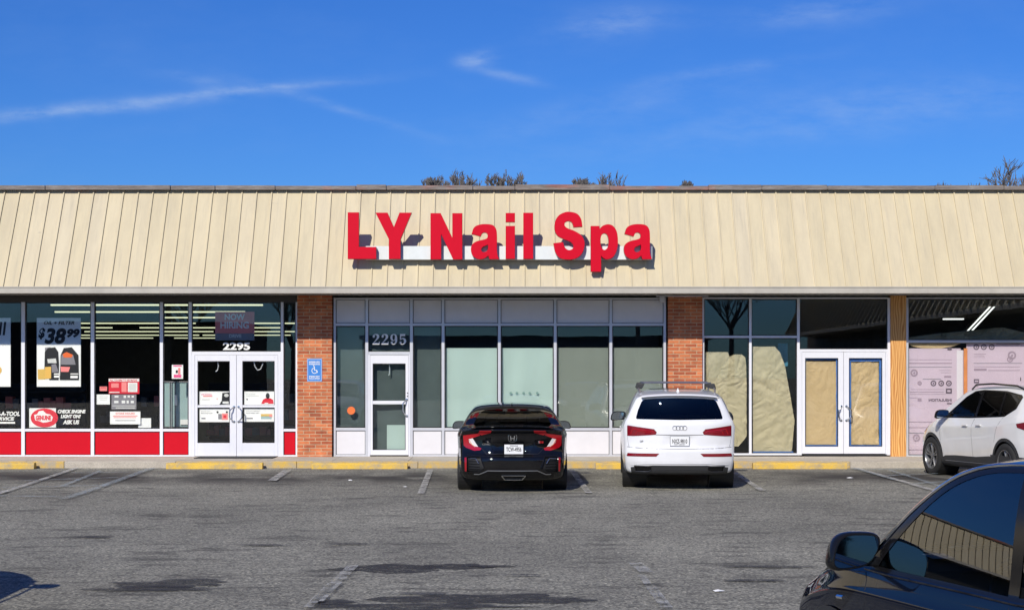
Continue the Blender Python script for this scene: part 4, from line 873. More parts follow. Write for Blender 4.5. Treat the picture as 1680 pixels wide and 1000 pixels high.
# ------------------------------------------------------------------ bare trees behind the roof
def bare_tree(x, y, ztop, rad, seed, label, trunk_r=.16, ch=None):
    rnd = random.Random(seed); e = empty('bare_tree', (x, y, GZ), 0, label, 'tree', 'bare trees behind the roof'); H = ztop - GZ; cz = H - (ch or rad * 1.1); crown = MB()
    base = Vector((0, 0, cz - rad * .9)); MB().tube([(0, 0, -.1), (.05, 0, H * .3), (0, .05, base.z)], [trunk_r * 1.3, trunk_r, trunk_r * .75], 8).build('trunk', 'bark', e, smooth=True)
    def grow(p, d, L, r, lv):
        pts = [p]; q = p.copy(); dd = d.copy()
        for i in range(3):
            dd = (dd + Vector((rnd.uniform(-1, 1), rnd.uniform(-1, 1), rnd.uniform(-.4, .7))) * .22).normalized(); q = q + dd * L / 3; pts.append(q.copy())
        crown.tube(pts, [r, r * .85, r * .7, r * .5], 4 if lv > 1 else 6, cap=False)
        if lv >= 4: return
        for k in range(rnd.choice((3, 3, 4))):
            t = rnd.uniform(.35, 1); i = min(2, int(t * 3)); s = pts[i].lerp(pts[i + 1], t * 3 - i)
            nd = (dd + Vector((rnd.uniform(-1, 1), rnd.uniform(-1, 1), rnd.uniform(-.1, 1.0))) * .72).normalized()
            tgt = s + nd * L * .7; rel = Vector((tgt.x / rad, tgt.y / rad, (tgt.z - cz) / (ch or rad * 1.1)))
            if rel.length > 1.05: nd = (nd - Vector((rel.x, rel.y, rel.z * .9)) * .5).normalized()
            rel2 = s + nd * L * .6
            if Vector((rel2.x / rad, rel2.y / rad, (rel2.z - cz) / (ch or rad * 1.1))).length > 1.08: continue
            grow(s, nd, L * rnd.uniform(.60, .75), max(r * .5, .014), lv + 1)
    for k in range(6):
        a = k * 1.05 + rnd.uniform(-.3, .3); grow(base, Vector((math.cos(a) * .65, math.sin(a) * .65, 1)).normalized(), rad * .85, trunk_r * .5, 0)
    crown.build('crown', 'bark', e)
def tree_at(px, top, halfw, d, seed, label, ch=None): p = at(px, top - 5, d); bare_tree(p.x, d, p.z, halfw * 1.12, seed, label, ch=ch)
tree_at(754, 276, .80, 56, 3, 'bare tree with the widest dense top, above the Y of the red sign')
tree_at(712, 288, .50, 55, 9, 'low bare tree top beside the widest one, at its left')
tree_at(829, 276, .72, 56, 5, 'narrow bare tree standing alone above the red sign, second clump from the left')
tree_at(1003, 274, 1.08, 54, 7, 'spreading bare tree above the S and p of the red sign')
tree_at(956, 292, .42, 55, 17, 'short bare tree top touching the spreading tree at its left')
tree_at(1126, 299, .32, 60, 11, 'tiny bare twig top right of the red sign')
tree_at(1672, 262, 1.5, 52, 13, 'tallest bare tree, cut by the right edge of the photo', ch=1.8)
tree_at(1600, 297, 1.2, 58, 15, 'faint low bare tree left of the tallest one'); tree_at(1535, 296, 1.0, 58, 16, 'faint low bare tree above the papered doors')

# ------------------------------------------------------------------ the wing on the right and what stands behind the viewer
wing = empty('shopping_centre_wing', (12.5, 29, 0), R(90), 'side wing with the same cream ribbed mansard, out of sight at the right', 'building')
def wpart(mb, name, mat):      # local x runs along the wing towards the viewer side, y outwards from the lot
    o = mb.build(name, mat); o.parent = wing; return o
def local_mansard(L):
    mb = MB(); dy, dz = 1.07, MT - ZF1; mb.add([(0, 0, ZF1), (L, 0, ZF1), (L, dy, MT), (0, dy, MT)], [(0, 1, 2, 3)]); n_ = Vector((0, -dz, dy)).normalized() * .09; x = .2
    while x < L:
        vs = []
        for xx in (x - .02, x + .02):
            for (y, z) in ((.004, ZF1), (dy, MT)): vs += [(xx, y, z), (xx, y + n_.y, z + n_.z)]
        mb.add(vs, [(1, 5, 7, 3), (0, 1, 3, 2), (4, 6, 7, 5)]); x += .62
    return mb
wing.rotation_euler.z = R(-90)
WL = 34
wpart(local_mansard(WL), 'mansard_roof', 'mansard_metal'); wpart(MB().box(0, WL, -.012, .14, ZF0, ZF1 - .003), 'fascia_board', 'fascia')
wpart(MB().box(0, WL, .14, 1.6, ZF0 + .03, ZF0 + .09), 'soffit', 'soffit'); wpart(MB().box(0, WL, 1.08, 1.5, 3.9, MT + .05), 'parapet', 'block')
wpart(MB().box(0, WL, 1.35, 1.5, SWZ, 3.5), 'front_wall', 'dark_frame'); wpart(MB().box(0, WL, .985, 1.6, MT + .055, MT + .12), 'coping', 'weathered_coping')
mb = MB(); x = 1
while x < WL - 3: mb.box(x, x + 2.4, 1.32, 1.345, .7, 3.2); x += 3.2
wpart(mb, 'shop_window', 'black_seal')
tag(MB().box(12.75, 15, -6, 29.2, -.12, SWZ).build('sidewalk', 'sidewalk_concrete'), kind='structure')
# buildings across the road behind the viewer: only seen mirrored in glass and paint
plain('far_brick', (.07, .055, .05), .8, var=.2); plain('far_dark', (.03, .035, .03), .9, var=.3)
for i, (x, y, w, h, lab) in enumerate(((-34, -48, 30, 5.2, 'low brown building across the road behind the viewer, left'), (2, -55, 26, 4.4, 'low brown building across the road behind the viewer, middle'), (34, -46, 22, 5.8, 'low brown building across the road behind the viewer, right'))):
    e = empty('far_building', (x, y, GZ), 0, lab, 'building')
    MB().box(-w / 2, w / 2, -6, 6, 0, h).build('wall', 'far_brick', e); MB().box(-w / 2 - .2, w / 2 + .2, -6.2, 6.2, h, h + .3).build('roof', 'far_dark', e)
for i, (x, y) in enumerate(((-14, -34), (-22, -40), (15, -38), (9, -42))):
    bare_tree(x, y, 8.5 + i * .7, 2.6, 40 + i, 'bare tree behind the viewer, beside the far road, number %s from the west' % ('one', 'two', 'three', 'four')[i], .2)
e = empty('utility_pole', (-17.5, -14, GZ), 0, 'wooden utility pole behind the viewer', 'pole')
MB().tube([(0, 0, 0), (0, 0, 9)], [.16, .11], 10).build('pole', 'bark', e); MB().box(-1.2, 1.2, -.06, .06, 8.1, 8.22).build('crossarm', 'bark', e)
# ------------------------------------------------------------------ cars
def paint(name, col, metal=0, rough=.35, dust=1.0):
    m, nt, b = newmat(name); setp(b, col, rough, metal, 1.0, 0.0 if dust < .5 else .4)
    t = tex(nt, 'Noise', Scale=2.5, Detail=6, Roughness=.6)   # a film of road dust
    sp = nt.nodes.new('ShaderNodeSeparateXYZ'); tc = nt.nodes.new('ShaderNodeTexCoord'); nt.links.new(tc.outputs['Object'], sp.inputs[0])
    low = mth(nt, 'SUBTRACT', 1, mth(nt, 'DIVIDE', sp.outputs[2], .75), True)
    f = mth(nt, 'MULTIPLY', mth(nt, 'ADD', mth(nt, 'MULTIPLY', low, .35 * dust), .05 * dust), ramp(nt, t.outputs[0], [(.3, (0, 0, 0)), (.7, (1, 1, 1))]), True)
    nt.links.new(mixc(nt, f, tuple(col), (.20, .185, .165)), b.inputs['Base Color'])
    nt.links.new(mth(nt, 'ADD', mth(nt, 'MULTIPLY', f, .5), .03), b.inputs['Coat Roughness']); return m
paint('paint_black', (.004, .004, .005), dust=.10); paint('paint_white', (.78, .79, .81)); paint('paint_pearl', (.80, .795, .77)); paint('paint_navy', (.003, .006, .016), dust=.10)
plain('trim_black', (.008, .008, .009), .16, spec=.35); plain('cladding', (.030, .031, .033), .62, var=.15, vs=8); plain('rubber', (.018, .018, .018), .85, var=.3, vs=12)
plain('alloy', (.40, .41, .43), .32, metal=.8); plain('alloy_dark', (.06, .06, .065), .35, metal=.6); plain('chrome', (.80, .80, .80), .12, metal=1)
plain('lamp_red', (.38, .004, .010), .12, coat=1.0); plain('lamp_dark_red', (.20, .006, .014), .12, coat=1.0); plain('lamp_clear', (.72, .70, .68), .15, coat=1.0); plain('lamp_amber', (.70, .28, .16), .15, coat=1.0)
plain('reflector_red', (.32, .004, .010), .2, coat=.8); plain('seat_cloth', (.016, .017, .02), .8, var=.2, vs=10); plain('dash_plastic', (.014, .015, .017), .6, spec=.2); plain('mirror_glass', (.34, .38, .42), .03, metal=1)
plain('plate_white', (.78, .79, .80), .4); plain('plate_blue', (.05, .10, .32), .5); plain('grille_dark', (.010, .010, .011), .6); plain('disc', (.25, .25, .26), .4, metal=.8)
glassmat('car_glass', (.74, .83, .82), ior=2.0); glassmat('privacy_glass', (.42, .43, .45)); glassmat('back_glass', (.50, .56, .58), refl=.28)

def pchip(pts):
    xs = np.array([p[0] for p in pts], float); ys = np.array([p[1] for p in pts], float)
    if xs[0] > xs[-1]: xs, ys = xs[::-1], ys[::-1]
    h = np.diff(xs); d = np.diff(ys) / h; m = np.zeros(len(xs)); m[0] = d[0]; m[-1] = d[-1]
    for i in range(1, len(xs) - 1):
        if d[i - 1] * d[i] > 0: w1 = 2 * h[i] + h[i - 1]; w2 = h[i] + 2 * h[i - 1]; m[i] = (w1 + w2) / (w1 / d[i - 1] + w2 / d[i])
    def f(x):
        x = min(max(x, xs[0]), xs[-1]); i = min(max(int(np.searchsorted(xs, x)) - 1, 0), len(xs) - 2); t = (x - xs[i]) / h[i]
        return float((1 + 2 * t) * (1 - t) ** 2 * ys[i] + t * (1 - t) ** 2 * h[i] * m[i] + t * t * (3 - 2 * t) * ys[i + 1] + t * t * (t - 1) * h[i] * m[i + 1])
    return f
def chaikin(p, it):
    for _ in range(it):
        q = [p[0]]
        for a, b in zip(p[:-1], p[1:]): q += [(a[0] * .75 + b[0] * .25, a[1] * .75 + b[1] * .25), (a[0] * .25 + b[0] * .75, a[1] * .25 + b[1] * .75)]
        q.append(p[-1]); p = q
    return p
class Car:
    def __init__(s, name, loc, rz, label, cat, spec, pmat, group=None, pitch=0):
        s.sp = spec; s.L = spec['L']; s.pm = pmat
        s.root = empty(name, loc, rz, label, cat, group); s.root.rotation_euler.x = pitch
        g = {k: pchip(v) for k, v in spec['f'].items()}; s.g = g
        half = s.L / 2; NU = 96; rings = []
        offR = pchip(spec['rear']); offF = pchip(spec['front']); pr, pf = spec['round']
        def sec(y):
            w, zt, zb, zl = g['w'](y), g['top'](y), g['bot'](y), g['belt'](y)
            zr = zt - g['crown'](y); zl = min(zl, zr - .012); wb = w * spec['belt_in']
            wr = wb - .035 - spec['tumble'] * max(0, zr - zl); zm = zl - (zl - zb) * .42; zs = zl - spec.get('shoulder', .09)
            return [(0, zb), (w * .5, zb), (w * .84, zb), (w * .94, zb + .03), (w * .965, zb + .14), (w * .985, zm), (w * .998, zs - .05), (w, zs), (w * .985, zs + .03), (wb + .004, zl), (wb - .01, zl + .01), (wr + (wb - wr) * spec.get('bow', .35), zl + (zr - zl) * .65), (wr, zr - .01), (wr - .05, zr + g['crown'](y) * .28), (wr * .72, zt - g['crown'](y) * .30), (wr * .35, zt - g['crown'](y) * .04), (0, zt)]
        def place(x, y, z):
            a = max(0, 1 - (y + half) / (s.L * .27)); b = max(0, 1 - (half - y) / (s.L * .30)); w = g['w'](y); q = min(1, abs(x) / w)
            if a > 0: y += a * a * (3 - 2 * a) * (offR(z) + pr * q ** 3.2 + spec.get('rmod', lambda x, z: 0)(x, z))
            elif b > 0: y -= b * b * (3 - 2 * b) * (offF(z) + pf * q ** 2.6)
            return (x, y, z)
        us = [.5 - .5 * math.cos(math.pi * (i / (NU - 1))) * 1.0 for i in range(NU)]
        us = [.45 * (i / (NU - 1)) + .55 * u for i, u in enumerate(us)]
        vs = []; fs = []; M = None
        def ring(y, sc=1.0):
            h = chaikin(sec(y), 2); h2 = h + [(-x, z) for x, z in h[-2:0:-1]]
            if sc < 1: zc = (g['bot'](y) + g['top'](y)) / 2; h2 = [(x * sc, zc + (z - zc) * sc) for x, z in h2]
            return [place(x, y, z) for x, z in h2]
        K = 22
        seq = [(-half, k / K) for k in range(1, K)] + [(-half + s.L * u, 1) for u in us] + [(half, 1 - k / K) for k in range(1, K)]
        for y, sc in seq: r = ring(y, sc); M = len(r); vs += r
        n = len(seq)
        for i in range(n - 1):
            for k in range(M): fs.append((i * M + k, (i + 1) * M + k, (i + 1) * M + (k + 1) % M, i * M + (k + 1) % M))
        zc = (g['bot'](-half) + g['top'](-half)) / 2; vs.append(place(0, -half, zc)); fs += [(len(vs) - 1, k, (k + 1) % M) for k in range(M)]
        zc = (g['bot'](half) + g['top'](half)) / 2; vs.append(place(0, half, zc)); o = (n - 1) * M; fs += [(len(vs) - 1, o + (k + 1) % M, o + k) for k in range(M)]
        me = bpy.data.meshes.new('src'); me.from_pydata(vs, [], fs); me.update()
        bm = bmesh.new(); bm.from_mesh(me); bmesh.ops.recalc_face_normals(bm, faces=bm.faces); bpy.data.meshes.remove(me)
        bm.verts.ensure_lookup_table(); bm.faces.ensure_lookup_table(); bm.normal_update()
        s.bm = bm; s.src = bm.copy(); s.src.verts.ensure_lookup_table(); s.src.faces.ensure_lookup_table(); bmesh.ops.triangulate(s.src, faces=s.src.faces); s.src.faces.ensure_lookup_table(); s.src.normal_update()
        s.bvh = BVHTree.FromBMesh(s.src); s.body = None
    def nrm(s, p):
        co, no, idx, d = s.bvh.find_nearest(p)
        if idx is None: return Vector((0, 0, 1))
        f = s.src.faces[idx]; a, b, c = (v.co for v in f.verts)
        e0, e1, e2 = b - a, c - a, co - a; d00, d01, d11, d20, d21 = e0.dot(e0), e0.dot(e1), e1.dot(e1), e2.dot(e0), e2.dot(e1); den = d00 * d11 - d01 * d01
        if abs(den) < 1e-14: return no
        v = (d11 * d20 - d01 * d21) / den; w = (d00 * d21 - d01 * d20) / den
        r = f.verts[0].normal * (1 - v - w) + f.verts[1].normal * v + f.verts[2].normal * w
        return r.normalized() if r.length > 1e-6 else no
    def hit(s, a, b, view, sx=1):
        """point of the body seen at (a,b) from 'rear' (x,z), 'side' (y,z), 'front' (x,z) or 'top' (x,y)"""
        if view == 'rear': o, d = Vector((a, -9, b)), Vector((0, 1, 0))
        elif view == 'front': o, d = Vector((a, 9, b)), Vector((0, -1, 0))
        elif view == 'top': o, d = Vector((a, b, 9)), Vector((0, 0, -1))
        else: o, d = Vector((9 * sx, a, b)), Vector((-sx, 0, 0))
        h = s.bvh.ray_cast(o, d); return (h[0], h[1]) if h[0] else (None, None)
    def carve(s, poly, view, sx=0, lo=None):
        """cut the polygon into the skin and return the faces inside; sx picks a side in side views"""
        bm = s.bm; A = {'rear': 0, 'front': 0, 'side': 1, 'top': 0}[view]; B = {'rear': 2, 'front': 2, 'side': 2, 'top': 1}[view]
        a0, a1 = min(p[0] for p in poly) - .02, max(p[0] for p in poly) + .02; b0, b1 = min(p[1] for p in poly) - .02, max(p[1] for p in poly) + .02
        def ok(f):
            c = f.calc_center_median()
            if view == 'rear' and not (c.y < (lo if lo is not None else -s.L * .18) and f.normal.y < .15): return False
            if view == 'front' and not (c.y > (lo if lo is not None else s.L * .05) and f.normal.y > -.15): return False
            if view == 'side' and not (c.x * sx > .25 and f.normal.x * sx > -.1): return False
            if view == 'top' and not f.normal.z > .2: return False
            xs = [v.co[A] for v in f.verts]; zs = [v.co[B] for v in f.verts]
            return max(xs) > a0 and min(xs) < a1 and max(zs) > b0 and min(zs) < b1
        n = len(poly); fa = [f for f in bm.faces if ok(f)]
        for i in range(n):
            p, q = poly[i], poly[(i + 1) % n]; d = Vector((q[0] - p[0], q[1] - p[1]))
            if d.length < 1e-5: continue
            no = [0, 0, 0]; no[A] = d.y; no[B] = -d.x; c = [0, 0, 0]; c[A] = p[0]; c[B] = p[1]
            ed = {e for f in fa for e in f.edges}; ve = {v for f in fa for v in f.verts}
            r = bmesh.ops.bisect_plane(bm, geom=fa + list(ed) + list(ve), dist=1e-5, plane_co=c, plane_no=no)
            fa = [f for f in r['geom'] if isinstance(f, bmesh.types.BMFace)]
            fa = [f for f in fa if max(v.co[A] for v in f.verts) > a0 and min(v.co[A] for v in f.verts) < a1 and max(v.co[B] for v in f.verts) > b0 and min(v.co[B] for v in f.verts) < b1]
        res = []
        for f in fa:
            if not ok(f): continue
            c = f.calc_center_median(); x, z = c[A], c[B]; ins = False
            for i in range(n):
                (x0, z0), (x1, z1) = poly[i], poly[(i + 1) % n]
                if (z0 > z) != (z1 > z) and x < (x1 - x0) * (z - z0) / (z1 - z0) + x0: ins = not ins
            if ins: res.append(f)
        return res
    def take(s, name, mat, faces, parent=None, off=0, label=None):
        """lift faces out of the skin as a part of their own"""
        if not faces: return None
        idx = {}; vs = []; fl = []
        for f in faces:
            q = []
            for v in f.verts:
                if v not in idx: idx[v] = len(vs); vs.append(v.co.copy())
                q.append(idx[v])
            fl.append(q)
        nn = [s.nrm(v) for v in vs]
        if 'glass' in mat and len(vs) > 8:      # rolled glass: one even curvature over the whole pane
            P = np.array(vs); q = P - P.mean(0); side_ = abs(np.array(nn)[:, 0].mean()) > .7; A_ = np.column_stack([np.ones(len(q)), q[:, 1 if side_ else 0], q[:, 2]]); N_ = np.array(nn); cf, *_r = np.linalg.lstsq(A_, N_, rcond=1e-3)
            G = A_ @ cf
            if abs(G[:, 0].mean()) > .7: G[:, 1] = (G[:, 1] - G[:, 1].mean()) * .6; G[:, 2] = G[:, 2].mean() * s.sp.get('lean', 1) + (G[:, 2] - G[:, 2].mean()) * .8
            elif view_rear(G): G[:, 1] *= .80
            nn = [Vector(v).normalized() for v in G]
        if off:
            vs = [v + n_ * off for v, n_ in zip(vs, nn)]
        me = bpy.data.meshes.new(name); me.from_pydata(vs, [], fl); me.materials.append(MATS[mat]); me.update()
        me.polygons.foreach_set('use_smooth', [True] * len(me.polygons)); me.normals_split_custom_set_from_vertices(nn)
        o = bpy.data.objects.new(name, me); C.objects.link(o); o.parent = parent or s.root
        if label: o['label'] = label
        bmesh.ops.delete(s.bm, geom=list(faces), context='FACES'); return o
    def piece(s, name, mat, poly, view, sx=0, parent=None, off=0, label=None, lo=None, mirror=False):
        """mirror: do it on both sides"""
        o = s.take(name, mat, s.carve(poly, view, sx, lo), parent, off, label)
        if mirror:
            if view == 'side': s.take(name, mat, s.carve(poly, view, -sx, lo), parent, off, label)
            else: s.take(name, mat, s.carve([(-a, b) for a, b in poly], view, 0, lo), parent, off, label)
        return o
    def drop(s, poly, view, sx=0, lo=None):
        f = s.carve(poly, view, sx, lo)
        if f: bmesh.ops.delete(s.bm, geom=f, context='FACES')
    def line(s, pts, view, sx=0, w=.007, mb=None, name='shut_line', mat='black_seal', r=None, lift=.0, parent=None, lo=None):
        """a groove or bead that follows the skin"""
        own = mb is None; mb = mb or MB(); P = []
        for (p, q) in zip(pts[:-1], pts[1:]):
            n = max(2, int(math.hypot(q[0] - p[0], q[1] - p[1]) / .04))
            P += [(p[0] + (q[0] - p[0]) * i / n, p[1] + (q[1] - p[1]) * i / n) for i in range(n)]
        P.append(pts[-1]); H = []
        for a, b in P:
            h, n_ = s.hit(a, b, view, sx)
            if h: H.append(h + s.nrm(h) * (lift - w * .28))
        if len(H) > 1: mb.tube(H, r or w * .5, 6)
        return mb.build(name, mat, parent or s.root, smooth=True) if own else None
    def finish(s):
        bm = s.bm
        loose = [v for v in bm.verts if not v.link_faces]; bmesh.ops.delete(bm, geom=loose, context='VERTS')
        me = bpy.data.meshes.new('body'); bm.to_mesh(me); nn = [s.nrm(v.co) for v in me.vertices]
        me.materials.append(MATS[s.pm]); me.polygons.foreach_set('use_smooth', [True] * len(me.polygons)); me.normals_split_custom_set_from_vertices(nn)
        s.body = bpy.data.objects.new('body', me); C.objects.link(s.body); s.body.parent = s.root
    def part(s, name, mat, mb, smooth=True, bevel=0, parent=None):
        return mb.build(name, mat, parent or s.root, smooth=smooth, bevel=bevel)
    # -- pieces shared by all cars
    def arch(s, y, r, zc, lip=None, lipw=.05):
        for sx in (-1, 1):
            poly = [(y + r * math.cos(t), zc + r * math.sin(t)) for t in [math.pi * 2 * k / 36 for k in range(36)]]
            s.drop(poly, 'side', sx)
            if lip:
                pr = []
                for t in [k * math.pi / 18 for k in range(-3, 22)]:
                    pr.append((y + (r + lipw) * math.cos(t), zc + (r + lipw) * math.sin(t)))
                inner = [(y + (r * .97) * math.cos(t), zc + (r * .97) * math.sin(t)) for t in [k * math.pi / 18 for k in range(21, -4, -1)]]
                f = s.carve(pr + inner, 'side', sx)
                s.take('arch_cladding', lip, f, off=.010)
            else:
                pts = [(y + (r + .004) * math.cos(t), zc + (r + .004) * math.sin(t)) for t in [math.pi * (k / 24) for k in range(-1, 26)]]
                s.line(pts, 'side', sx, name='arch_lip', mat=s.pm, r=.007, lift=-.002)
            w = s.g['w'](y); mb = MB(); mb.lathe([(.02, w * .55 * sx), (r + .01, w * .55 * sx), (r + .012, (w - .035) * sx)], 'x', (0, y, zc), 28)
            mb.build('wheel_well', 'grille_dark', s.root)
    def wheel(s, x, y, r, width, sx, style='five', rimmat='alloy', steer=0):
        hw = width / 2; t = MB().lathe([(r * .66, -hw * .86), (r * .72, -hw * .97), (r * .90, -hw), (r * .975, -hw * .82), (r, -hw * .6), (r, -hw * .18), (r - .008, -hw * .14), (r, -hw * .1), (r, hw * .1), (r - .008, hw * .14), (r, hw * .18), (r, hw * .6), (r * .975, hw * .82), (r * .90, hw), (r * .72, hw * .97), (r * .66, hw * .86)], 'x', (0, 0, 0), 40)
        t.lathe([(r * .66, -hw * .86), (r * .66, hw * .86)], 'x', (0, 0, 0), 40)
        wo = t.build('wheel', 'rubber', s.root, smooth=50, loc=(x, y, r)); wo.rotation_euler.z = steer
        ro = r * .68; f = sx; rm = MB()
        rm.lathe([(ro * .99, f * hw * .55), (ro, f * hw * .92), (ro * .955, f * hw * .93), (ro * .91, f * hw * .75), (ro * .90, -f * hw * .5)], 'x', (0, 0, 0), 40)
        rm.lathe([(0, f * hw * .72), (ro * .13, f * hw * .74), (ro * .20, f * hw * .66), (ro * .21, f * hw * .40)], 'x', (0, 0, 0), 18)
        def spoke(a, w0, w1, xo=0):
            ca, sa = math.cos(a), math.sin(a); vs = []
            for (rr, w_, x_) in ((ro * .14, w0, .66), (ro * .55, (w0 + w1) / 2, .70), (ro * .95, w1, .80)):
                for (q, dx) in ((-w_, -.14), (-w_ * .55, 0), (w_ * .55, 0), (w_, -.14)): vs.append((f * hw * (x_ + dx), ca * rr - sa * (q + xo * rr / ro), sa * rr + ca * (q + xo * rr / ro)))
            rm.add(vs, [(i * 4 + k, i * 4 + k + 1, (i + 1) * 4 + k + 1, (i + 1) * 4 + k) for i in range(2) for k in range(3)])
        for k in range(5):
            a = k * 2 * math.pi / 5 + .3
            if style == 'double': spoke(a - .16, .012, .020); spoke(a + .16, .012, .020)
            else: spoke(a, .030, .042)
        rm.build('rim', rimmat, wo, smooth=35)
        d = MB().lathe([(0, f * hw * .2), (ro * .62, f * hw * .2), (ro * .62, f * hw * .05)], 'x', (0, 0, 0), 24); d.lathe([(ro * .9, -f * hw * .5), (0, -f * hw * .5)], 'x', (0, 0, 0), 20)
        d.build('brake_disc', 'alloy_dark', wo)
    def wheels(s, yf, yr, r, track, width, style='five', rimmat='alloy', steer=0):
        for y, st in ((yf, steer), (yr, 0)):
            for sx in (-1, 1): s.wheel(sx * (track / 2), y, r, width, sx, style, rimmat, st)
    def mirror(s, sx, y, z, x0, size=(.125, .095, .085), mat=None):
        """housing outboard of x0; glass faces back"""
        cx = sx * (x0 + .15); a, b, c = size; n = 20; mb = MB(); vs = []
        for i in range(n + 1):
            th = math.pi * i / n - math.pi / 2
            for k in range(28):
                ph = 2 * math.pi * k / 28; e = .62
                cc = lambda t, q: math.copysign(abs(math.cos(t)) ** q, math.cos(t)); ss = lambda t, q: math.copysign(abs(math.sin(t)) ** q, math.sin(t))
                px = a * cc(th, .75) * cc(ph, e); pz = c * cc(th, .75) * ss(ph, e) ; py = b * ss(th, 1.0)
                if py < -b * .38: py = -b * .38
                px += sx * -.03 * (pz / c); pz -= .10 * (px * sx) * (1 if pz < 0 else -.2)
                vs.append((cx + px, y + py, z + pz))
        mb.add(vs, [(i * 28 + k, i * 28 + (k + 1) % 28, (i + 1) * 28 + (k + 1) % 28, (i + 1) * 28 + k) for i in range(n) for k in range(28)])
        m = mb.build('mirror', mat or s.pm, s.root, smooth=50)
        g = MB(); poly = []
        for k in range(28):
            ph = 2 * math.pi * k / 28; px = a * .86 * math.copysign(abs(math.cos(ph)) ** .6, math.cos(ph)); pz = c * .82 * math.copysign(abs(math.sin(ph)) ** .6, math.sin(ph)); px += sx * -.03 * (pz / c); pz -= .10 * (px * sx) * (1 if pz < 0 else -.2)
            poly.append((cx + px, z + pz))
        g.extr(poly, y - b * .38 - .004, y - b * .38 + .002); g.build('mirror_glass', 'mirror_glass', m)
        arm = MB().add([(sx * (x0 - .03), y - .02, z - c * .95), (sx * (x0 - .03), y + .07, z - c * .95), (sx * (x0 - .03), y + .07, z - c * .45), (sx * (x0 - .03), y - .02, z - c * .45),
                        (cx - sx * a * .3, y - .02, z - c * .85), (cx - sx * a * .3, y + .05, z - c * .85), (cx - sx * a * .4, y + .05, z - c * .3), (cx - sx * a * .4, y - .02, z - c * .3)],
                       [(0, 1, 2, 3), (4, 7, 6, 5), (0, 4, 5, 1), (1, 5, 6, 2), (2, 6, 7, 3), (3, 7, 4, 0)])
        arm.build('mirror_arm', 'trim_black', m, bevel=.01)
    def seat(s, x, y, z, w=.25, h=.62, name='seat'):
        mb = MB(); n = 9
        def slab(c, sz, tilt, p=.5):
            vs = []; m_ = 32
            for i in range(17):
                th = math.pi * i / 16 - math.pi / 2
                for k in range(m_):
                    ph = 2 * math.pi * k / m_; f = lambda v, q: math.copysign(abs(v) ** q, v)
                    q = Vector((sz[0] * f(math.cos(th), p) * f(math.cos(ph), p), sz[1] * f(math.cos(th), p) * f(math.sin(ph), p), sz[2] * f(math.sin(th), p))); q.rotate(Matrix.Rotation(tilt, 3, 'X')); vs.append(Vector(c) + q)
            mb.add(vs, [(i * m_ + k, i * m_ + (k + 1) % m_, (i + 1) * m_ + (k + 1) % m_, (i + 1) * m_ + k) for i in range(16) for k in range(m_)])
        slab((x, y + .22, z), (w, .27, .09), .08); slab((x, y - .10, z + h * .48), (w * .96, .07, h * .5), .22); slab((x, y - .235, z + h + .085), (w * .48, .05, .085), .15)
        mb.tube([(x - .06, y - .21, z + h - .05), (x - .06, y - .235, z + h + .1)], .007, 6).tube([(x + .06, y - .21, z + h - .05), (x + .06, y - .235, z + h + .1)], .007, 6)
        return s.part(name, 'seat_cloth', mb, 60)
    def interior(s, y0, y1, zf, zr_, dash_y, wheel_x=-.36, seats=(.25, -.62)):
        g = s.g; w = min(g['w'](y0), g['w'](y1), g['w'](0)) * s.sp['belt_in'] - .09; zl = g['belt'](0) - .04
        mb = MB(); mb.add([(-w, y0, .30), (w, y0, .30), (w, y1, .30), (-w, y1, .30), (-w, y0, zr_), (w, y0, zr_), (w, y1, zf), (-w, y1, zf), (-w, dash_y, zl), (w, dash_y, zl), (-w, seats[1] - .3, zl), (w, seats[1] - .3, zl)],
               [(0, 1, 2, 3), (0, 4, 5, 1), (2, 6, 7, 3), (0, 3, 7, 8, 10, 4), (1, 5, 11, 9, 6, 2)])
        s.part('cabin_lining', 'dash_plastic', mb, False)
        # parcel shelf, dashboard
        mb = MB().box(-w, w, y0, seats[1] - .32, zr_ - .03, zr_); s.part('parcel_shelf', 'dash_plastic', mb, False)
        mb = MB(); prof = [(dash_y, zf - .42), (dash_y, zf - .16), (dash_y + .06, zf - .04), (dash_y + .20, zf), (y1, zf - .01), (y1, zf - .42)]
        mb.add([(-w, a, b) for a, b in prof] + [(w, a, b) for a, b in prof], [tuple(range(6))[::-1], tuple(range(6, 12))] + [(i, i + 1, i + 7, i + 6) for i in range(5)]); s.part('dashboard', 'dash_plastic', mb, 30, bevel=.015)
        mb = MB(); c = Vector((wheel_x, dash_y - .22, zf - .13)); rot = Matrix.Rotation(R(-22), 3, 'X'); ring_ = []
        for k in range(29): t = 2 * math.pi * k / 28; v = Vector((math.cos(t) * .185, 0, math.sin(t) * .185)); v.rotate(rot); ring_.append(c + v)
        mb.tube(ring_, .015, 8, cap=False)
        for t in (0, math.pi, -math.pi / 2): v = Vector((math.cos(t) * .18, 0, math.sin(t) * .18)); v.rotate(rot); mb.tube([c + Vector((0, .03, 0)), c + v], [.03, .014], 8)
        mb.tube([c, c + Vector((0, .22, -.05))], [.055, .03], 12); s.part('steering_wheel', 'trim_black', mb, 60)
        for x in (-.36, .36): s.seat(x, seats[0], .42)
        mb = s.seat(-.33, seats[1], .42, .30, .52, 'rear_seat'); s.seat(.33, seats[1], .42, .30, .52, 'rear_seat')
        mb = MB().tube([(-.12, dash_y - .05, g['top'](dash_y - .15) - .13), (.12, dash_y - .05, g['top'](dash_y - .15) - .13)], .03, 8); s.part('rear_view_mirror', 'trim_black', mb)
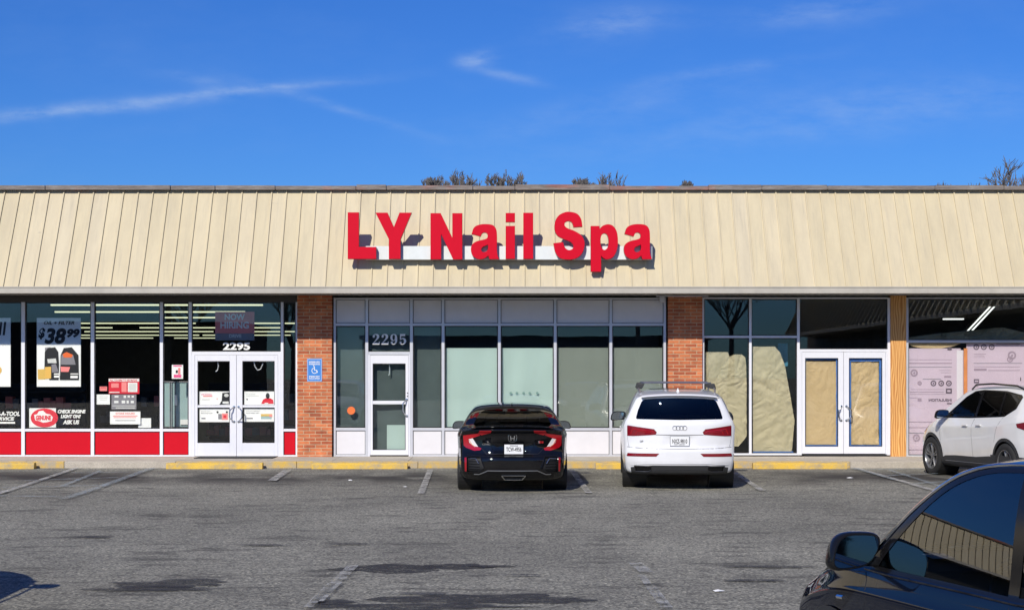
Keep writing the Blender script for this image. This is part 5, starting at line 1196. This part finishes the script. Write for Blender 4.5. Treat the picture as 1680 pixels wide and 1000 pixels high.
    def plate(s, x, z, text_, top=None, w=.305, h=.155, bottom=None):
        p, n_ = s.hit(x, z, 'rear'); y = min(s.hit(x + dx, z + dz, 'rear')[0].y for dx in (-w / 2, w / 2) for dz in (-h / 2, h / 2)) - .012
        o = MB().box(x - w / 2, x + w / 2, y, y + .006, z - h / 2, z + h / 2).build('licence_plate', 'plate_white', s.root, bevel=.002)
        text_mesh(text_, x - w * .40, x + w * .40, z - h * .24, z + h * .22, y - .003, bold=.02).build('lettering', 'ink', o)
        if top: text_mesh(top, x - w * .22, x + w * .22, z + h * .30, z + h * .42, y - .003, bold=.02).build('lettering', 'ink', o)
        if bottom: text_mesh(bottom, x - w * .3, x + w * .3, z - h * .43, z - h * .31, y - .003, bold=.02).build('lettering', 'ink', o)
        mb = MB(); t = .008; ya = y - .002
        mb.box(x - w / 2 - t, x + w / 2 + t, ya, ya + .012, z + h / 2, z + h / 2 + t).box(x - w / 2 - t, x + w / 2 + t, ya, ya + .012, z - h / 2 - t, z - h / 2).box(x - w / 2 - t, x - w / 2, ya, ya + .012, z - h / 2, z + h / 2).box(x + w / 2, x + w / 2 + t, ya, ya + .012, z - h / 2, z + h / 2)
        mb.build('plate_frame', 'trim_black' if not bottom else 'alloy', o); return y
    def bead(s, pts, view, r, name, mat, sx=0, parent=None, lift=.004):
        mb = MB(); s.line(pts, view, sx, mb=mb, r=r, lift=lift + .002); return mb.build(name, mat, parent or s.root, smooth=True)

def view_rear(G): return G[:, 1].mean() < -.2 and G[:, 2].mean() > .75
def soft(p, corners=(), k=3): return [tuple(q) for q in smooth_closed(p, corners, k)]
def mir(p): return [(-a, b) for a, b in p]
def seg_arch(x0, z0, x1, z1, bulge, n=8):
    return [(x0 + (x1 - x0) * i / n, z0 + (z1 - z0) * i / n + bulge * 4 * (i / n) * (1 - i / n)) for i in range(n + 1)]
plain('alloy_grey', (.22, .225, .235), .35, metal=.7)
# ---- black sedan, seen from behind
def civic():
    sp = dict(L=4.60, belt_in=.955, tumble=.46, shoulder=.10, round=(.30, .42), f=dict(
        w=[(-2.3, .86), (-1.9, .905), (-1.2, .920), (0, .915), (1.2, .92), (1.9, .89), (2.3, .82)],
        top=[(-2.3, 1.055), (-2.05, 1.075), (-1.75, 1.10), (-1.35, 1.225), (-.9, 1.345), (-.4, 1.405), (.05, 1.415), (.45, 1.375), (.8, 1.23), (1.15, 1.045), (1.32, .975), (1.8, .89), (2.15, .80), (2.3, .72)],
        bot=[(-2.3, .235), (-1.9, .20), (-1.2, .17), (1.2, .16), (2.0, .17), (2.3, .20)],
        belt=[(-2.3, 1.0), (-1.8, 1.035), (-1.2, 1.02), (0, .955), (1.1, .90), (1.8, .82), (2.3, .66)],
        crown=[(-2.3, .035), (-1.7, .035), (-.8, .055), (0, .06), (.6, .055), (1.2, .05), (2.3, .05)]),
        rear=[(.20, .16), (.30, .07), (.36, .02), (.45, .0), (.56, .0), (.605, .018), (.64, .075), (.80, .115), (.93, .12), (.985, .10), (1.03, .055), (1.08, .05), (1.2, .05)],
        front=[(.18, .12), (.3, .02), (.5, 0), (.62, .03), (.72, .12), (.9, .2)],
        rmod=lambda x, z: .045 * math.exp(-((x / .27) ** 6)) * math.exp(-(((z - .74) / .11) ** 4)))
    c = Car('black_sedan', (.05, 26.10, gz(25.0)), R(.2), 'glossy black sedan parked nose in to the kerb, centre of the lot', 'car', sp, 'paint_black', pitch=R(.8))
    # glass
    rw = [(-.60, 1.075), (-.645, 1.10), (-.60, 1.20), (-.53, 1.285), (-.46, 1.318), (-.25, 1.332), (0, 1.336), (.25, 1.332), (.46, 1.318), (.53, 1.285), (.60, 1.20), (.645, 1.10), (.60, 1.075), (.3, 1.068), (-.3, 1.068)]
    c.piece('rear_window', 'back_glass', rw, 'rear', lo=-.5)
    c.piece('windscreen', 'car_glass', [(-.66, .985), (-.52, 1.33), (0, 1.352), (.52, 1.33), (.66, .985), (0, 1.0)], 'front', lo=.2)
    for sx in (-1, 1):
        c.piece('side_window', 'car_glass', [(.92, .965), (.30, 1.27), (.05, 1.33), (-.12, 1.345), (-.16, 1.005)], 'side', sx)
        c.piece('side_window', 'car_glass', [(-.23, 1.01), (-.19, 1.345), (-.55, 1.335), (-1.0, 1.25), (-1.35, 1.135), (-1.38, 1.08), (-1.1, 1.05)], 'side', sx)
        c.line([(-.19, 1.0), (-.17, .60), (-.20, .30)], 'side', sx); c.line([(.98, .93), (.95, .6), (.90, .28)], 'side', sx); c.line([(-1.12, 1.04), (-1.05, .75), (-1.12, .5)], 'side', sx)
        c.bead([(-.35, .86), (-.50, .865)], 'side', .012, 'door_handle', 'paint_black', sx, lift=.02); c.bead([(.45 - .3, .84), (.0, .845)], 'side', .012, 'door_handle', 'paint_black', sx, lift=.02)
    # tail lamps, c-shaped, in three tones
    top_arm = [(-.56, .985), (-.53, 1.03), (-.34, 1.035), (-.35, .998), (-.50, .955)]
    outer = [(-.80, .94), (-.79, .78), (-.755, .745), (-.62, .70), (-.52, .71), (-.50, .74), (-.56, .765), (-.58, .80), (-.65, .90), (-.52, .955), (-.56, .985), (-.68, .965)]
    clear = [(-.71, .885), (-.645, .90), (-.58, .80), (-.555, .765), (-.64, .775), (-.70, .83)]
    for k in (0, 1):
        f = (lambda p: p) if k == 0 else mir
        cl = c.carve(f(clear), 'rear'); ou = [x for x in c.carve(f(outer), 'rear')]; cl = [x for x in c.carve(f(clear), 'rear')]; cs = set(cl)
        lamp = c.take('tail_lamp', 'lamp_red', [x for x in ou if x not in cs], off=.008)
        c.take('reversing_lens', 'lamp_clear', c.carve(f(clear), 'rear'), parent=lamp, off=.004)
        c.take('light_arm', 'lamp_red', c.carve(f(top_arm), 'rear'), parent=lamp, off=.006)
        c.bead(f([(-.70, .875), (-.66, .80), (-.60, .76)]), 'rear', .006, 'lamp_rib', 'lamp_amber', parent=lamp, lift=.008)
    # lower bumper vents, reflectors, diffuser
    vent = [(-.735, .60), (-.52, .605), (-.455, .43), (-.56, .36), (-.735, .355)]
    for f in ((lambda p: p), mir):
        c.piece('bumper_vent', 'grille_dark', f(vent), 'rear', off=-.03)
        mb = MB()
        for zz in (.40, .445, .49, .535): c.line(f([(-.72, zz), (-.54, zz)]), 'rear', mb=mb, r=.004, lift=-.02)
        mb.build('vent_bars', 'trim_black', c.root)
        c.bead(f(vent + vent[:1]), 'rear', .008, 'vent_trim', 'trim_black'); c.bead(f([(-.715, .575), (-.60, .585), (-.55, .50)]), 'rear', .005, 'vent_edge', 'chrome', lift=-.004)
        c.piece('reflector', 'reflector_red', f([(-.775, .585), (-.745, .59), (-.728, .37), (-.77, .365)]), 'rear', off=.006)
    dif = [(-.56, .325), (-.40, .385), (.40, .385), (.56, .325), (.60, .20), (-.60, .20)]
    c.piece('diffuser', 'trim_black', dif, 'rear', off=.004)
    c.bead([(-.62, .325), (-.54, .325), (-.40, .388), (.40, .388), (.54, .325), (.62, .325)], 'rear', .0075, 'diffuser_trim', 'alloy', lift=.004)
    c.bead([(-.175, .315), (.21, .315), (.155, .245), (-.125, .245), (-.175, .315)], 'rear', .009, 'exhaust_finisher', 'chrome', lift=.012)
    c.piece('exhaust_opening', 'grille_dark', [(-.165, .31), (.20, .31), (.148, .25), (-.118, .25)], 'rear', off=-.02)
    # trunk seams
    c.line([(-.50, .74), (-.42, .655), (.42, .655), (.50, .74)], 'rear', w=.010); c.line([(-.74, .635), (-.50, .622), (.50, .622), (.74, .635)], 'rear', w=.006)
    c.bead([(-.47, .80), (-.33, .835), (.33, .835), (.47, .80)], 'rear', .006, 'lid_crease', 'paint_black', lift=.002); c.bead([(-.36, .83), (-.31, .69), (.31, .69), (.36, .83)], 'rear', .005, 'plate_recess_edge', 'paint_black', lift=.002)
    # spoiler
    n = 30; vs = []; fs = []
    for i in range(n + 1):
        x = -.66 + 1.32 * i / n; e = abs(x) / .66; dr = .020 * e ** 2 + .05 * max(0, e - .85) * 5 * .3; yb = -2.235 + .10 * e ** 2
        pr = [(yb + .26, 1.07 - dr * .6), (yb + .12, 1.092 - dr), (yb + .02, 1.102 - dr), (yb - .015, 1.097 - dr), (yb, 1.080 - dr), (yb + .08, 1.058 - dr), (yb + .24, 1.035 - dr)]
        vs += [(x, a, b) for a, b in pr]
    m = 7; fs = [(i * m + k, i * m + (k + 1) % m, (i + 1) * m + (k + 1) % m, (i + 1) * m + k) for i in range(n) for k in range(m)] + [tuple(range(m))[::-1], tuple(range(n * m, n * m + m))]
    c.part('spoiler', 'paint_black', MB().add(vs, fs), 45)
    c.part('high_brake_lamp', 'lamp_dark_red', MB().box(-.09, .09, -1.02, -1.0, 1.285, 1.30))
    y = c.plate(.02, .73, 'TCW-4956', 'TEXAS')
    # emblem: flared H in a rounded ring
    ey = c.hit(0, .905, 'rear')[0].y - .004; mb = MB(); q = smooth_closed([(-.052, .046), (.052, .046), (.044, -.040), (-.044, -.040)], (), 5)
    ring_ = [(p.x * 1.15, ey, .905 + p.y * 1.15) for p in q]; mb.tube(ring_ + ring_[:1], .0045, 6)
    for s_ in (-1, 1): mb.extr([(s_ * .040, .905 + .040), (s_ * .026, .905 + .040), (s_ * .018, .905 - .036), (s_ * .030, .905 - .036)], ey - .006, ey + .004)
    mb.box(-.027, .027, ey - .0055, ey + .003, .897, .911); mb.build('emblem', 'chrome', c.root)
    def badge(s_, x0, x1, z0, z1, mat='chrome', nm='badge'):
        yy = min(c.hit(x0, z0, 'rear')[0].y, c.hit(x1, z1, 'rear')[0].y, c.hit(x0, z1, 'rear')[0].y) - .004
        text_mesh(s_, x0, x1, z0, z1, yy, bold=.03).build(nm, mat, c.root)
    badge('CIVIC', -.49, -.36, .795, .822); badge('Si', .42, .50, .825, .860, 'lamp_red'); badge('S', .415, .44, .827, .86)
    c.part('shark_fin', 'paint_black', MB().add([(-.02, -.62, 1.378), (.02, -.62, 1.378), (0, -.60, 1.43), (-.02, -.45, 1.395), (.02, -.45, 1.395)], [(0, 2, 1), (0, 3, 2), (1, 2, 4), (2, 3, 4)]), False)
    c.arch(-1.37, .345, .33); c.arch(1.37, .345, .33); c.finish()
    c.wheels(1.37, -1.37, .325, 1.59, .225, rimmat='alloy_dark')
    for sx in (-1, 1): c.mirror(sx, .72, .985, .80, (.115, .085, .070))
    c.interior(-1.55, 1.20, .99, 1.03, .62, seats=(.05, -.78))
    return c
# ---- white crossover with roof bars, seen from behind
def q5():
    sp = dict(L=4.66, belt_in=.955, tumble=.38, shoulder=.10, round=(.26, .40), f=dict(
        w=[(-2.33, .92), (-1.9, .955), (-1.2, .96), (0, .93), (1.2, .945), (1.9, .90), (2.33, .82)],
        top=[(-2.33, 1.60), (-2.0, 1.615), (-1.4, 1.645), (-.6, 1.665), (0, 1.66), (.4, 1.615), (.8, 1.42), (1.2, 1.17), (1.35, 1.10), (1.8, 1.02), (2.2, .92), (2.33, .85)],
        bot=[(-2.33, .30), (-1.9, .26), (-1.2, .22), (1.2, .20), (2.0, .22), (2.33, .25)],
        belt=[(-2.33, 1.17), (-1.8, 1.15), (-1.0, 1.11), (0, 1.08), (1.1, 1.03), (1.8, .95), (2.33, .78)],
        crown=[(-2.33, .055), (-1, .05), (0, .05), (1.2, .05), (2.33, .06)]),
        rear=[(.25, .16), (.33, .07), (.42, .03), (.50, 0), (.68, .0), (.71, .012), (.735, .045), (.90, .05), (1.10, .055), (1.16, .075), (1.20, .11), (1.30, .165), (1.45, .245), (1.54, .29), (1.56, .25), (1.60, .26), (1.7, .3)],
        front=[(.2, .12), (.35, .02), (.6, 0), (.8, .06), (.95, .16)],
        rmod=lambda x, z: .02 * math.exp(-((x / .24) ** 6)) * math.exp(-(((z - .83) / .09) ** 4)))
    c = Car('white_crossover', (2.96, 26.6, gz(25.2)), R(-3.8), 'white crossover with silver roof bars, parked beside the black sedan', 'car', sp, 'paint_white', pitch=R(.8))
    rw = [(-.70, 1.195), (-.715, 1.215), (-.68, 1.34), (-.62, 1.48), (-.575, 1.515), (-.4, 1.532), (0, 1.542), (.4, 1.532), (.575, 1.515), (.62, 1.48), (.68, 1.34), (.715, 1.215), (.70, 1.195), (0, 1.185)]
    c.piece('rear_window', 'privacy_glass', rw, 'rear', lo=-.9)
    c.piece('windscreen', 'car_glass', [(-.72, 1.115), (-.60, 1.55), (0, 1.585), (.60, 1.55), (.72, 1.115), (0, 1.14)], 'front', lo=.2)
    for sx in (-1, 1):
        c.piece('side_window', 'car_glass', [(.86, 1.10), (.28, 1.50), (.05, 1.575), (-.10, 1.585), (-.14, 1.125)], 'side', sx)
        c.piece('side_window', 'privacy_glass', [(-.21, 1.13), (-.17, 1.585), (-1.0, 1.575), (-1.06, 1.16)], 'side', sx); c.piece('side_window', 'privacy_glass', [(-1.12, 1.165), (-1.06, 1.57), (-1.5, 1.52), (-1.85, 1.30), (-1.82, 1.20)], 'side', sx)
        c.line([(-.17, 1.12), (-.15, .70), (-.18, .34)], 'side', sx); c.line([(.98, 1.05), (.95, .7), (.88, .34)], 'side', sx); c.line([(-1.10, 1.15), (-1.0, .85), (-1.05, .62)], 'side', sx)
        c.bead([(-.30, .98), (-.48, .985)], 'side', .013, 'door_handle', 'paint_white', sx, lift=.02); c.bead([(.14, .96), (-.04, .965)], 'side', .013, 'door_handle', 'paint_white', sx, lift=.02)
        c.bead([(.90, 1.09), (.30, 1.515), (.05, 1.59), (-1.0, 1.59), (-1.5, 1.535), (-1.88, 1.30)], 'side', .008, 'window_trim', 'alloy', sx)
    # lamps
    lamp = [(-.855, 1.085), (-.845, 1.09), (-.42, 1.035), (-.375, .985), (-.395, .945), (-.75, .918), (-.855, .918)]
    for f in ((lambda p: p), mir):
        l = c.piece('tail_lamp', 'lamp_dark_red', f(lamp), 'rear', off=.008)
        c.bead(f([(-.80, .95), (-.76, 1.03), (-.45, 1.00), (-.42, .975)]), 'rear', .009, 'lamp_rib', 'lamp_red', parent=l, lift=.008); c.bead(f([(-.72, .95), (-.69, 1.00), (-.47, .975)]), 'rear', .006, 'lamp_rib', 'lamp_red', parent=l, lift=.008)
        r_ = c.piece('reflector', 'lamp_dark_red', f([(-.865, .60), (-.85, .635), (-.335, .638), (-.385, .588), (-.86, .582)]), 'rear', off=.005)
        c.piece('exhaust_finisher', 'trim_black', f([(-.74, .425), (-.46, .425), (-.46, .36), (-.52, .335), (-.72, .335)]), 'rear', off=-.01)
        c.bead(f([(-.74, .425), (-.46, .425), (-.46, .36), (-.52, .335), (-.72, .335), (-.74, .425)]), 'rear', .009, 'exhaust_trim', 'alloy_dark', lift=.004)
    c.piece('diffuser', 'cladding', [(-.80, .40), (-.44, .44), (.44, .44), (.80, .40), (.78, .24), (-.78, .24)], 'rear', off=.006)
    c.bead([(-.42, .36), (-.2, .375), (.2, .375), (.42, .36)], 'rear', .007, 'diffuser_edge', 'alloy_dark'); c.bead([(-.80, .445), (-.44, .475), (.44, .475), (.80, .445)], 'rear', .007, 'bumper_crease', 'paint_white', lift=-.001)
    c.line([(-.39, .943), (0, .938), (.39, .943)], 'rear', w=.014, name='lid_line', mat='alloy_dark'); c.line([(-.86, .735), (-.60, .718), (0, .712), (.60, .718), (.86, .735)], 'rear', w=.011)
    c.line([(-.86, .91), (-.83, .74)], 'rear', w=.006); c.line([(.86, .91), (.83, .74)], 'rear', w=.006)
    c.bead([(-.60, 1.175), (0, 1.165), (.60, 1.175)], 'rear', .006, 'glass_ledge', 'paint_white', lift=.0)
    c.plate(0, .84, 'NXZ-9810', None, bottom='NEW JERSEY')
    ey = c.hit(0, 1.055, 'rear')[0].y - .006; mb = MB()
    for k in range(4):
        cx = -.081 + k * .054; ring_ = [(cx + .035 * math.cos(t), ey - .001 * (k % 2), 1.055 + .035 * math.sin(t)) for t in [2 * math.pi * i / 24 for i in range(25)]]; mb.tube(ring_, .0045, 6)
    mb.build('emblem', 'chrome', c.root)
    yy = c.hit(-.62, .835, 'rear')[0].y - .012; text_mesh('Q5', -.655, -.595, .82, .85, yy, bold=.03).build('badge', 'chrome', c.root); text_mesh('TFSI', -.585, -.525, .82, .838, yy, bold=.02).build('badge', 'chrome', c.root)
    c.part('shark_fin', 'paint_white', MB().add([(-.025, -1.62, 1.63), (.025, -1.62, 1.63), (0, -1.60, 1.70), (-.02, -1.40, 1.645), (.02, -1.40, 1.645)], [(0, 2, 1), (0, 3, 2), (1, 2, 4), (2, 3, 4)]), False)
    # roof spoiler
    n = 24; vs = []
    for i in range(n + 1):
        x = -.62 + 1.24 * i / n; e = abs(x) / .62; dr = .032 * e ** 2.4; yb = -2.12 + .06 * e ** 2
        vs += [(x, a, b) for a, b in [(yb + .30, 1.625 - dr), (yb + .1, 1.612 - dr), (yb, 1.597 - dr), (yb - .01, 1.585 - dr), (yb + .01, 1.570 - dr), (yb + .12, 1.560 - dr), (yb + .30, 1.570 - dr)]]
    m = 7; c.part('roof_spoiler', 'paint_white', MB().add(vs, [(i * m + k, i * m + (k + 1) % m, (i + 1) * m + (k + 1) % m, (i + 1) * m + k) for i in range(n) for k in range(m)] + [tuple(range(m))[::-1], tuple(range(n * m, n * m + m))]), 45)
    # sunroof and rails, two cross bars
    c.piece('sunroof', 'trim_black', [(-.45, -.9), (.45, -.9), (.45, .15), (-.45, .15)], 'top', off=.003)
    for sx in (-1, 1): c.part('roof_rail', 'alloy', MB().tube([(sx * .62, -1.55, 1.60), (sx * .645, -1.35, 1.66), (sx * .655, -.6, 1.69), (sx * .645, .1, 1.675), (sx * .63, .25, 1.62)], .016, 8))
    for yb in (-.95, -.05):
        rk = MB(); pr = [(-.04, 0), (-.03, .010), (0, .014), (.03, .010), (.04, 0), (0, -.006)]
        vs = [(x, yb + a, 1.765 + b) for x in (-.60, .60) for a, b in pr]; rk.add(vs, [(k, (k + 1) % 6, (k + 1) % 6 + 6, k + 6) for k in range(6)] + [tuple(range(6))[::-1], tuple(range(6, 12))])
        b_ = c.part('roof_bar', 'alloy', rk, 50)
        for sx in (-1, 1): MB().add([(sx * .54, yb - .06, 1.758), (sx * .66, yb - .06, 1.758), (sx * .66, yb + .06, 1.758), (sx * .54, yb + .06, 1.758), (sx * .59, yb - .05, 1.665), (sx * .69, yb - .05, 1.665), (sx * .69, yb + .05, 1.665), (sx * .59, yb + .05, 1.665), ], [(0, 1, 2, 3), (4, 7, 6, 5), (0, 4, 5, 1), (1, 5, 6, 2), (2, 6, 7, 3), (3, 7, 4, 0)]).build('bar_foot', 'cladding', b_, bevel=.012)
    c.arch(-1.40, .385, .37); c.arch(1.42, .385, .37); c.finish()
    c.wheels(1.42, -1.40, .362, 1.62, .245)
    for sx in (-1, 1): c.mirror(sx, .70, 1.13, .84, (.13, .095, .085), 'trim_black')
    c.interior(-2.0, 1.25, 1.12, 1.10, .66, seats=(.05, -.85))
    return c
# ---- white crossover at the right, seen from behind its left side
def rogue(loc, rz, label):
    sp = dict(L=4.65, belt_in=.95, tumble=.36, shoulder=.10, round=(.24, .42), f=dict(
        w=[(-2.32, .85), (-1.9, .905), (-1.2, .92), (0, .905), (1.2, .92), (1.9, .885), (2.32, .80)],
        top=[(-2.32, 1.58), (-2.0, 1.63), (-1.4, 1.675), (-.6, 1.70), (0, 1.69), (.4, 1.64), (.85, 1.42), (1.25, 1.18), (1.4, 1.12), (1.8, 1.05), (2.2, .96), (2.32, .88)],
        bot=[(-2.32, .32), (-1.9, .27), (-1.2, .22), (1.2, .21), (2.0, .23), (2.32, .26)],
        belt=[(-2.32, 1.20), (-1.8, 1.17), (-1.0, 1.10), (0, 1.06), (1.1, 1.03), (1.8, .95), (2.32, .78)],
        crown=[(-2.32, .06), (-1, .055), (0, .055), (1.2, .05), (2.32, .06)]),
        rear=[(.25, .16), (.45, .02), (.60, 0), (.72, .02), (.80, .07), (1.1, .08), (1.2, .12), (1.45, .26), (1.56, .30), (1.7, .32)],
        front=[(.2, .12), (.35, .03), (.6, 0), (.85, .05), (1.0, .15)])
    c = Car('white_crossover', loc, rz, label, 'car', sp, 'paint_pearl', pitch=0)
    c.piece('rear_window', 'privacy_glass', [(-.66, 1.22), (-.58, 1.50), (0, 1.54), (.58, 1.50), (.66, 1.22)], 'rear', lo=-.9)
    c.piece('windscreen', 'car_glass', [(-.70, 1.13), (-.58, 1.57), (0, 1.60), (.58, 1.57), (.70, 1.13), (0, 1.15)], 'front', lo=.2)
    win = [(.98, 1.085), (.80, 1.20), (.40, 1.48), (.15, 1.585), (-.15, 1.61), (-1.0, 1.60), (-1.55, 1.54), (-1.62, 1.50), (-1.55, 1.30), (-1.25, 1.165), (-1.0, 1.15), (0, 1.105)]
    for sx in (-1, 1):
        # black surround first, panes inside it
        c.piece('side_window', 'car_glass', [(.80, 1.125), (.62, 1.28), (.36, 1.475), (.14, 1.56), (-.10, 1.58), (-.16, 1.14)], 'side', sx)
        c.piece('side_window', 'privacy_glass', [(-.25, 1.14), (-.20, 1.585), (-.95, 1.575), (-1.02, 1.17)], 'side', sx)
        c.piece('side_window', 'privacy_glass', [(-1.08, 1.175), (-1.01, 1.572), (-1.50, 1.515), (-1.555, 1.485), (-1.50, 1.32), (-1.24, 1.19)], 'side', sx)
        c.piece('window_surround', 'trim_black', win, 'side', sx, off=.003)
        c.line([(-.20, 1.10), (-.17, .80), (-.20, .42)], 'side', sx); c.line([(1.02, 1.05), (.99, .75), (.93, .42)], 'side', sx); c.line([(-1.22, 1.16), (-1.06, .92), (-.98, .72)], 'side', sx)
        c.bead([(-.38, .985), (-.56, .99)], 'side', .014, 'door_handle', 'paint_pearl', sx, lift=.02); c.bead([(.12, .965), (-.06, .97)], 'side', .014, 'door_handle', 'paint_pearl', sx, lift=.02)
        c.piece('sill_cladding', 'cladding', [(-.98, .20), (-1.02, .40), (-.80, .47), (-.3, .43), (.45, .42), (.80, .40), (.93, .36), (.93, .20)], 'side', sx, off=.010)
        c.bead([(-.9, .33), (.8, .31)], 'side', .006, 'sill_trim', 'alloy', sx, lift=.012)
        c.piece('tail_lamp', 'lamp_dark_red', [(-1.98, 1.10), (-1.72, 1.06), (-1.74, 1.00), (-2.05, .93), (-2.30, .93), (-2.32, 1.10)], 'side', sx, off=.006)
        c.piece('headlamp', 'lamp_clear', [(1.85, .80), (1.62, .88), (1.66, .93), (2.25, .86), (2.25, .74)], 'side', sx, off=.005)
    c.piece('lower_bumper', 'cladding', [(-.9, .20), (-.9, .50), (.9, .50), (.9, .20)], 'rear', off=.008)
    c.piece('grille', 'grille_dark', [(-.55, .45), (-.5, .80), (.5, .80), (.55, .45)], 'front', off=.004)
    c.arch(-1.35, .385, .365, 'cladding', .055); c.arch(1.35, .385, .365, 'cladding', .055); c.finish()
    c.wheels(1.35, -1.35, .360, 1.60, .235, 'double', 'alloy_grey')
    for sx in (-1, 1): c.mirror(sx, .78, 1.16, .83, (.125, .095, .08), 'trim_black')
    for sx in (-1, 1): c.part('roof_rail', 'trim_black', MB().tube([(sx * .62, -1.5, 1.63), (sx * .64, -1.3, 1.69), (sx * .65, -.5, 1.72), (sx * .64, .1, 1.70), (sx * .62, .3, 1.62)], .016, 8))
    c.interior(-2.0, 1.3, 1.12, 1.10, .68, seats=(.05, -.85))
    return c
# ---- dark blue car close to the viewer
def near():
    sp = dict(L=4.46, belt_in=.955, tumble=.17, bow=.46, lean=.80, shoulder=.11, round=(.24, .36), f=dict(
        w=[(-2.2, .84), (-1.8, .885), (-1.2, .90), (0, .885), (1.0, .90), (1.6, .895), (2.0, .87), (2.23, .83)],
        top=[(-2.2, 1.45), (-1.8, 1.52), (-1.2, 1.575), (-.5, 1.60), (0, 1.59), (.35, 1.545), (.75, 1.33), (1.1, 1.10), (1.25, 1.045), (1.6, 1.01), (2.0, .945), (2.23, .85)],
        bot=[(-2.2, .28), (-1.2, .20), (1.2, .20), (2.2, .24)],
        belt=[(-2.2, 1.12), (-1.6, 1.08), (-1.0, 1.03), (0, .985), (.9, .965), (1.5, .94), (2.0, .885), (2.23, .77)],
        crown=[(-2.2, .06), (-1, .055), (0, .055), (1.2, .045), (2.2, .06)]),
        rear=[(.25, .14), (.5, 0), (.8, .04), (1.1, .1), (1.5, .3)],
        front=[(.2, .12), (.35, .02), (.55, 0), (.7, .03), (.85, .14), (1.0, .25)])
    c = Car('blue_crossover', (2.84, 6.55, GZ), R(13.4), 'dark navy blue car close by in the lower right corner', 'car', sp, 'paint_navy')
    c.piece('rear_window', 'privacy_glass', [(-.62, 1.15), (-.55, 1.42), (.55, 1.42), (.62, 1.15)], 'rear', lo=-.9)
    c.piece('windscreen', 'car_glass', [(-.68, 1.06), (-.70, 1.10), (-.565, 1.475), (-.3, 1.505), (0, 1.51), (.3, 1.505), (.565, 1.475), (.70, 1.10), (.68, 1.06), (0, 1.075)], 'front', lo=.2)
    fw = [(.90, .995), (.84, 1.07), (.66, 1.235), (.46, 1.375), (.28, 1.455), (.08, 1.50), (-.16, 1.515), (-.22, 1.01)]; fw = soft(fw, (0, 6, 7))
    rwn = [(-.30, 1.015), (-.25, 1.515), (-.60, 1.51), (-.95, 1.44), (-1.15, 1.38), (-1.32, 1.20), (-1.28, 1.10)]
    tri = [(.90, 1.0), (.76, 1.015), (.74, 1.045)]
    ar = [(1.04, .99), (.88, 1.07), (.62, 1.245), (.38, 1.40), (.18, 1.485), (-.02, 1.525), (-.25, 1.535), (-.62, 1.53), (-.98, 1.485), (-1.22, 1.415), (-1.42, 1.19), (-1.38, 1.07), (-.3, 1.012), (.74, .985)]
    for sx in (-1, 1):
        c.piece('side_window', 'car_glass', fw, 'side', sx); c.piece('side_window', 'car_glass', rwn, 'side', sx)
        c.piece('window_surround', 'trim_black', soft([(1.05, .975), (.90, 1.085), (.70, 1.262), (.48, 1.402), (.29, 1.48), (.08, 1.522), (-.20, 1.537), (-.62, 1.532), (-.97, 1.485), (-1.18, 1.405), (-1.37, 1.19), (-1.33, 1.075), (-.3, .995), (.74, .975)], (0, 10, 11, 12, 13)), 'side', sx, off=.003)
        c.bead([(1.02, .968), (.74, .968), (.3, .978), (-.3, .990), (-1.33, 1.068)], 'side', .008, 'belt_trim', 'paint_navy', sx)
        c.bead(soft([(1.07, .985), (.91, 1.10), (.71, 1.275), (.48, 1.415), (.29, 1.493), (.08, 1.533), (-.20, 1.546), (-.62, 1.54), (-.98, 1.495)], (8, 0))[:-1], 'side', .009, 'roof_trim', 'chrome', sx)
        c.line([(-.255, 1.0), (-.23, .70), (-.25, .34)], 'side', sx, w=.010); c.line([(1.0, .955), (.97, .92), (.93, .70), (.86, .36)], 'side', sx, w=.010)
        c.line([(1.0, .955), (1.35, .925), (1.62, .90), (1.80, .865)], 'side', sx, w=.008, name='bonnet_line')
        c.bead([(.70, .80), (0, .83), (-.9, .87)], 'side', .010, 'door_crease', 'paint_navy', sx, lift=-.003)
        c.bead([(1.24, .80), (1.17, .805)], 'side', .011, 'wing_badge', 'chrome', sx)
        c.bead([(-.02, .885), (-.16, .89)], 'side', .012, 'door_handle', 'paint_navy', sx, lift=.02)
        l = c.piece('headlamp', 'lamp_clear', [(1.64, .885), (1.56, .92), (1.64, .945), (1.84, .915), (2.10, .85), (2.20, .79), (2.14, .73), (1.94, .80)], 'side', sx, off=.006)
        if l: c.bead([(1.64, .893), (1.92, .81), (2.10, .75)], 'side', .012, 'lamp_trim', 'trim_black', sx, parent=l); c.bead([(1.66, .930), (1.84, .895), (2.09, .825)], 'side', .010, 'lamp_rib', 'chrome', sx, parent=l, lift=.008)
    c.piece('grille', 'grille_dark', [(-.6, .40), (-.5, .72), (.5, .72), (.6, .40)], 'front', off=.004)
    c.arch(-1.30, .365, .345, 'cladding', .03); c.arch(1.32, .365, .345, 'cladding', .03); c.finish()
    c.wheels(1.32, -1.30, .335, 1.54, .225)
    for sx in (-1, 1): c.mirror(sx, .93, 1.075, .82, (.125, .10, .092), 'trim_black')
    c.interior(-1.7, 1.22, 1.03, 1.05, .60, seats=(.0, -.85))
    c.part('dash_card', 'paper_white', MB().add([(-.62, .78, 1.04), (-.50, .78, 1.04), (-.50, .90, 1.05), (-.62, .90, 1.05)], [(0, 1, 2, 3)]), False)
    return c
sedan = civic()
q5()
rog = rogue((9.06, 26.60, -.055), R(10.5), 'white crossover with black arch cladding, before the insulation boards')
near()
cp = copy_tree(rog.root); cp.location = (-5.75, 11.1, GZ); cp.rotation_euler = (0, 0, R(0))
cp['label'] = 'white crossover just outside the left edge, whose dark shadow shows at lower left'
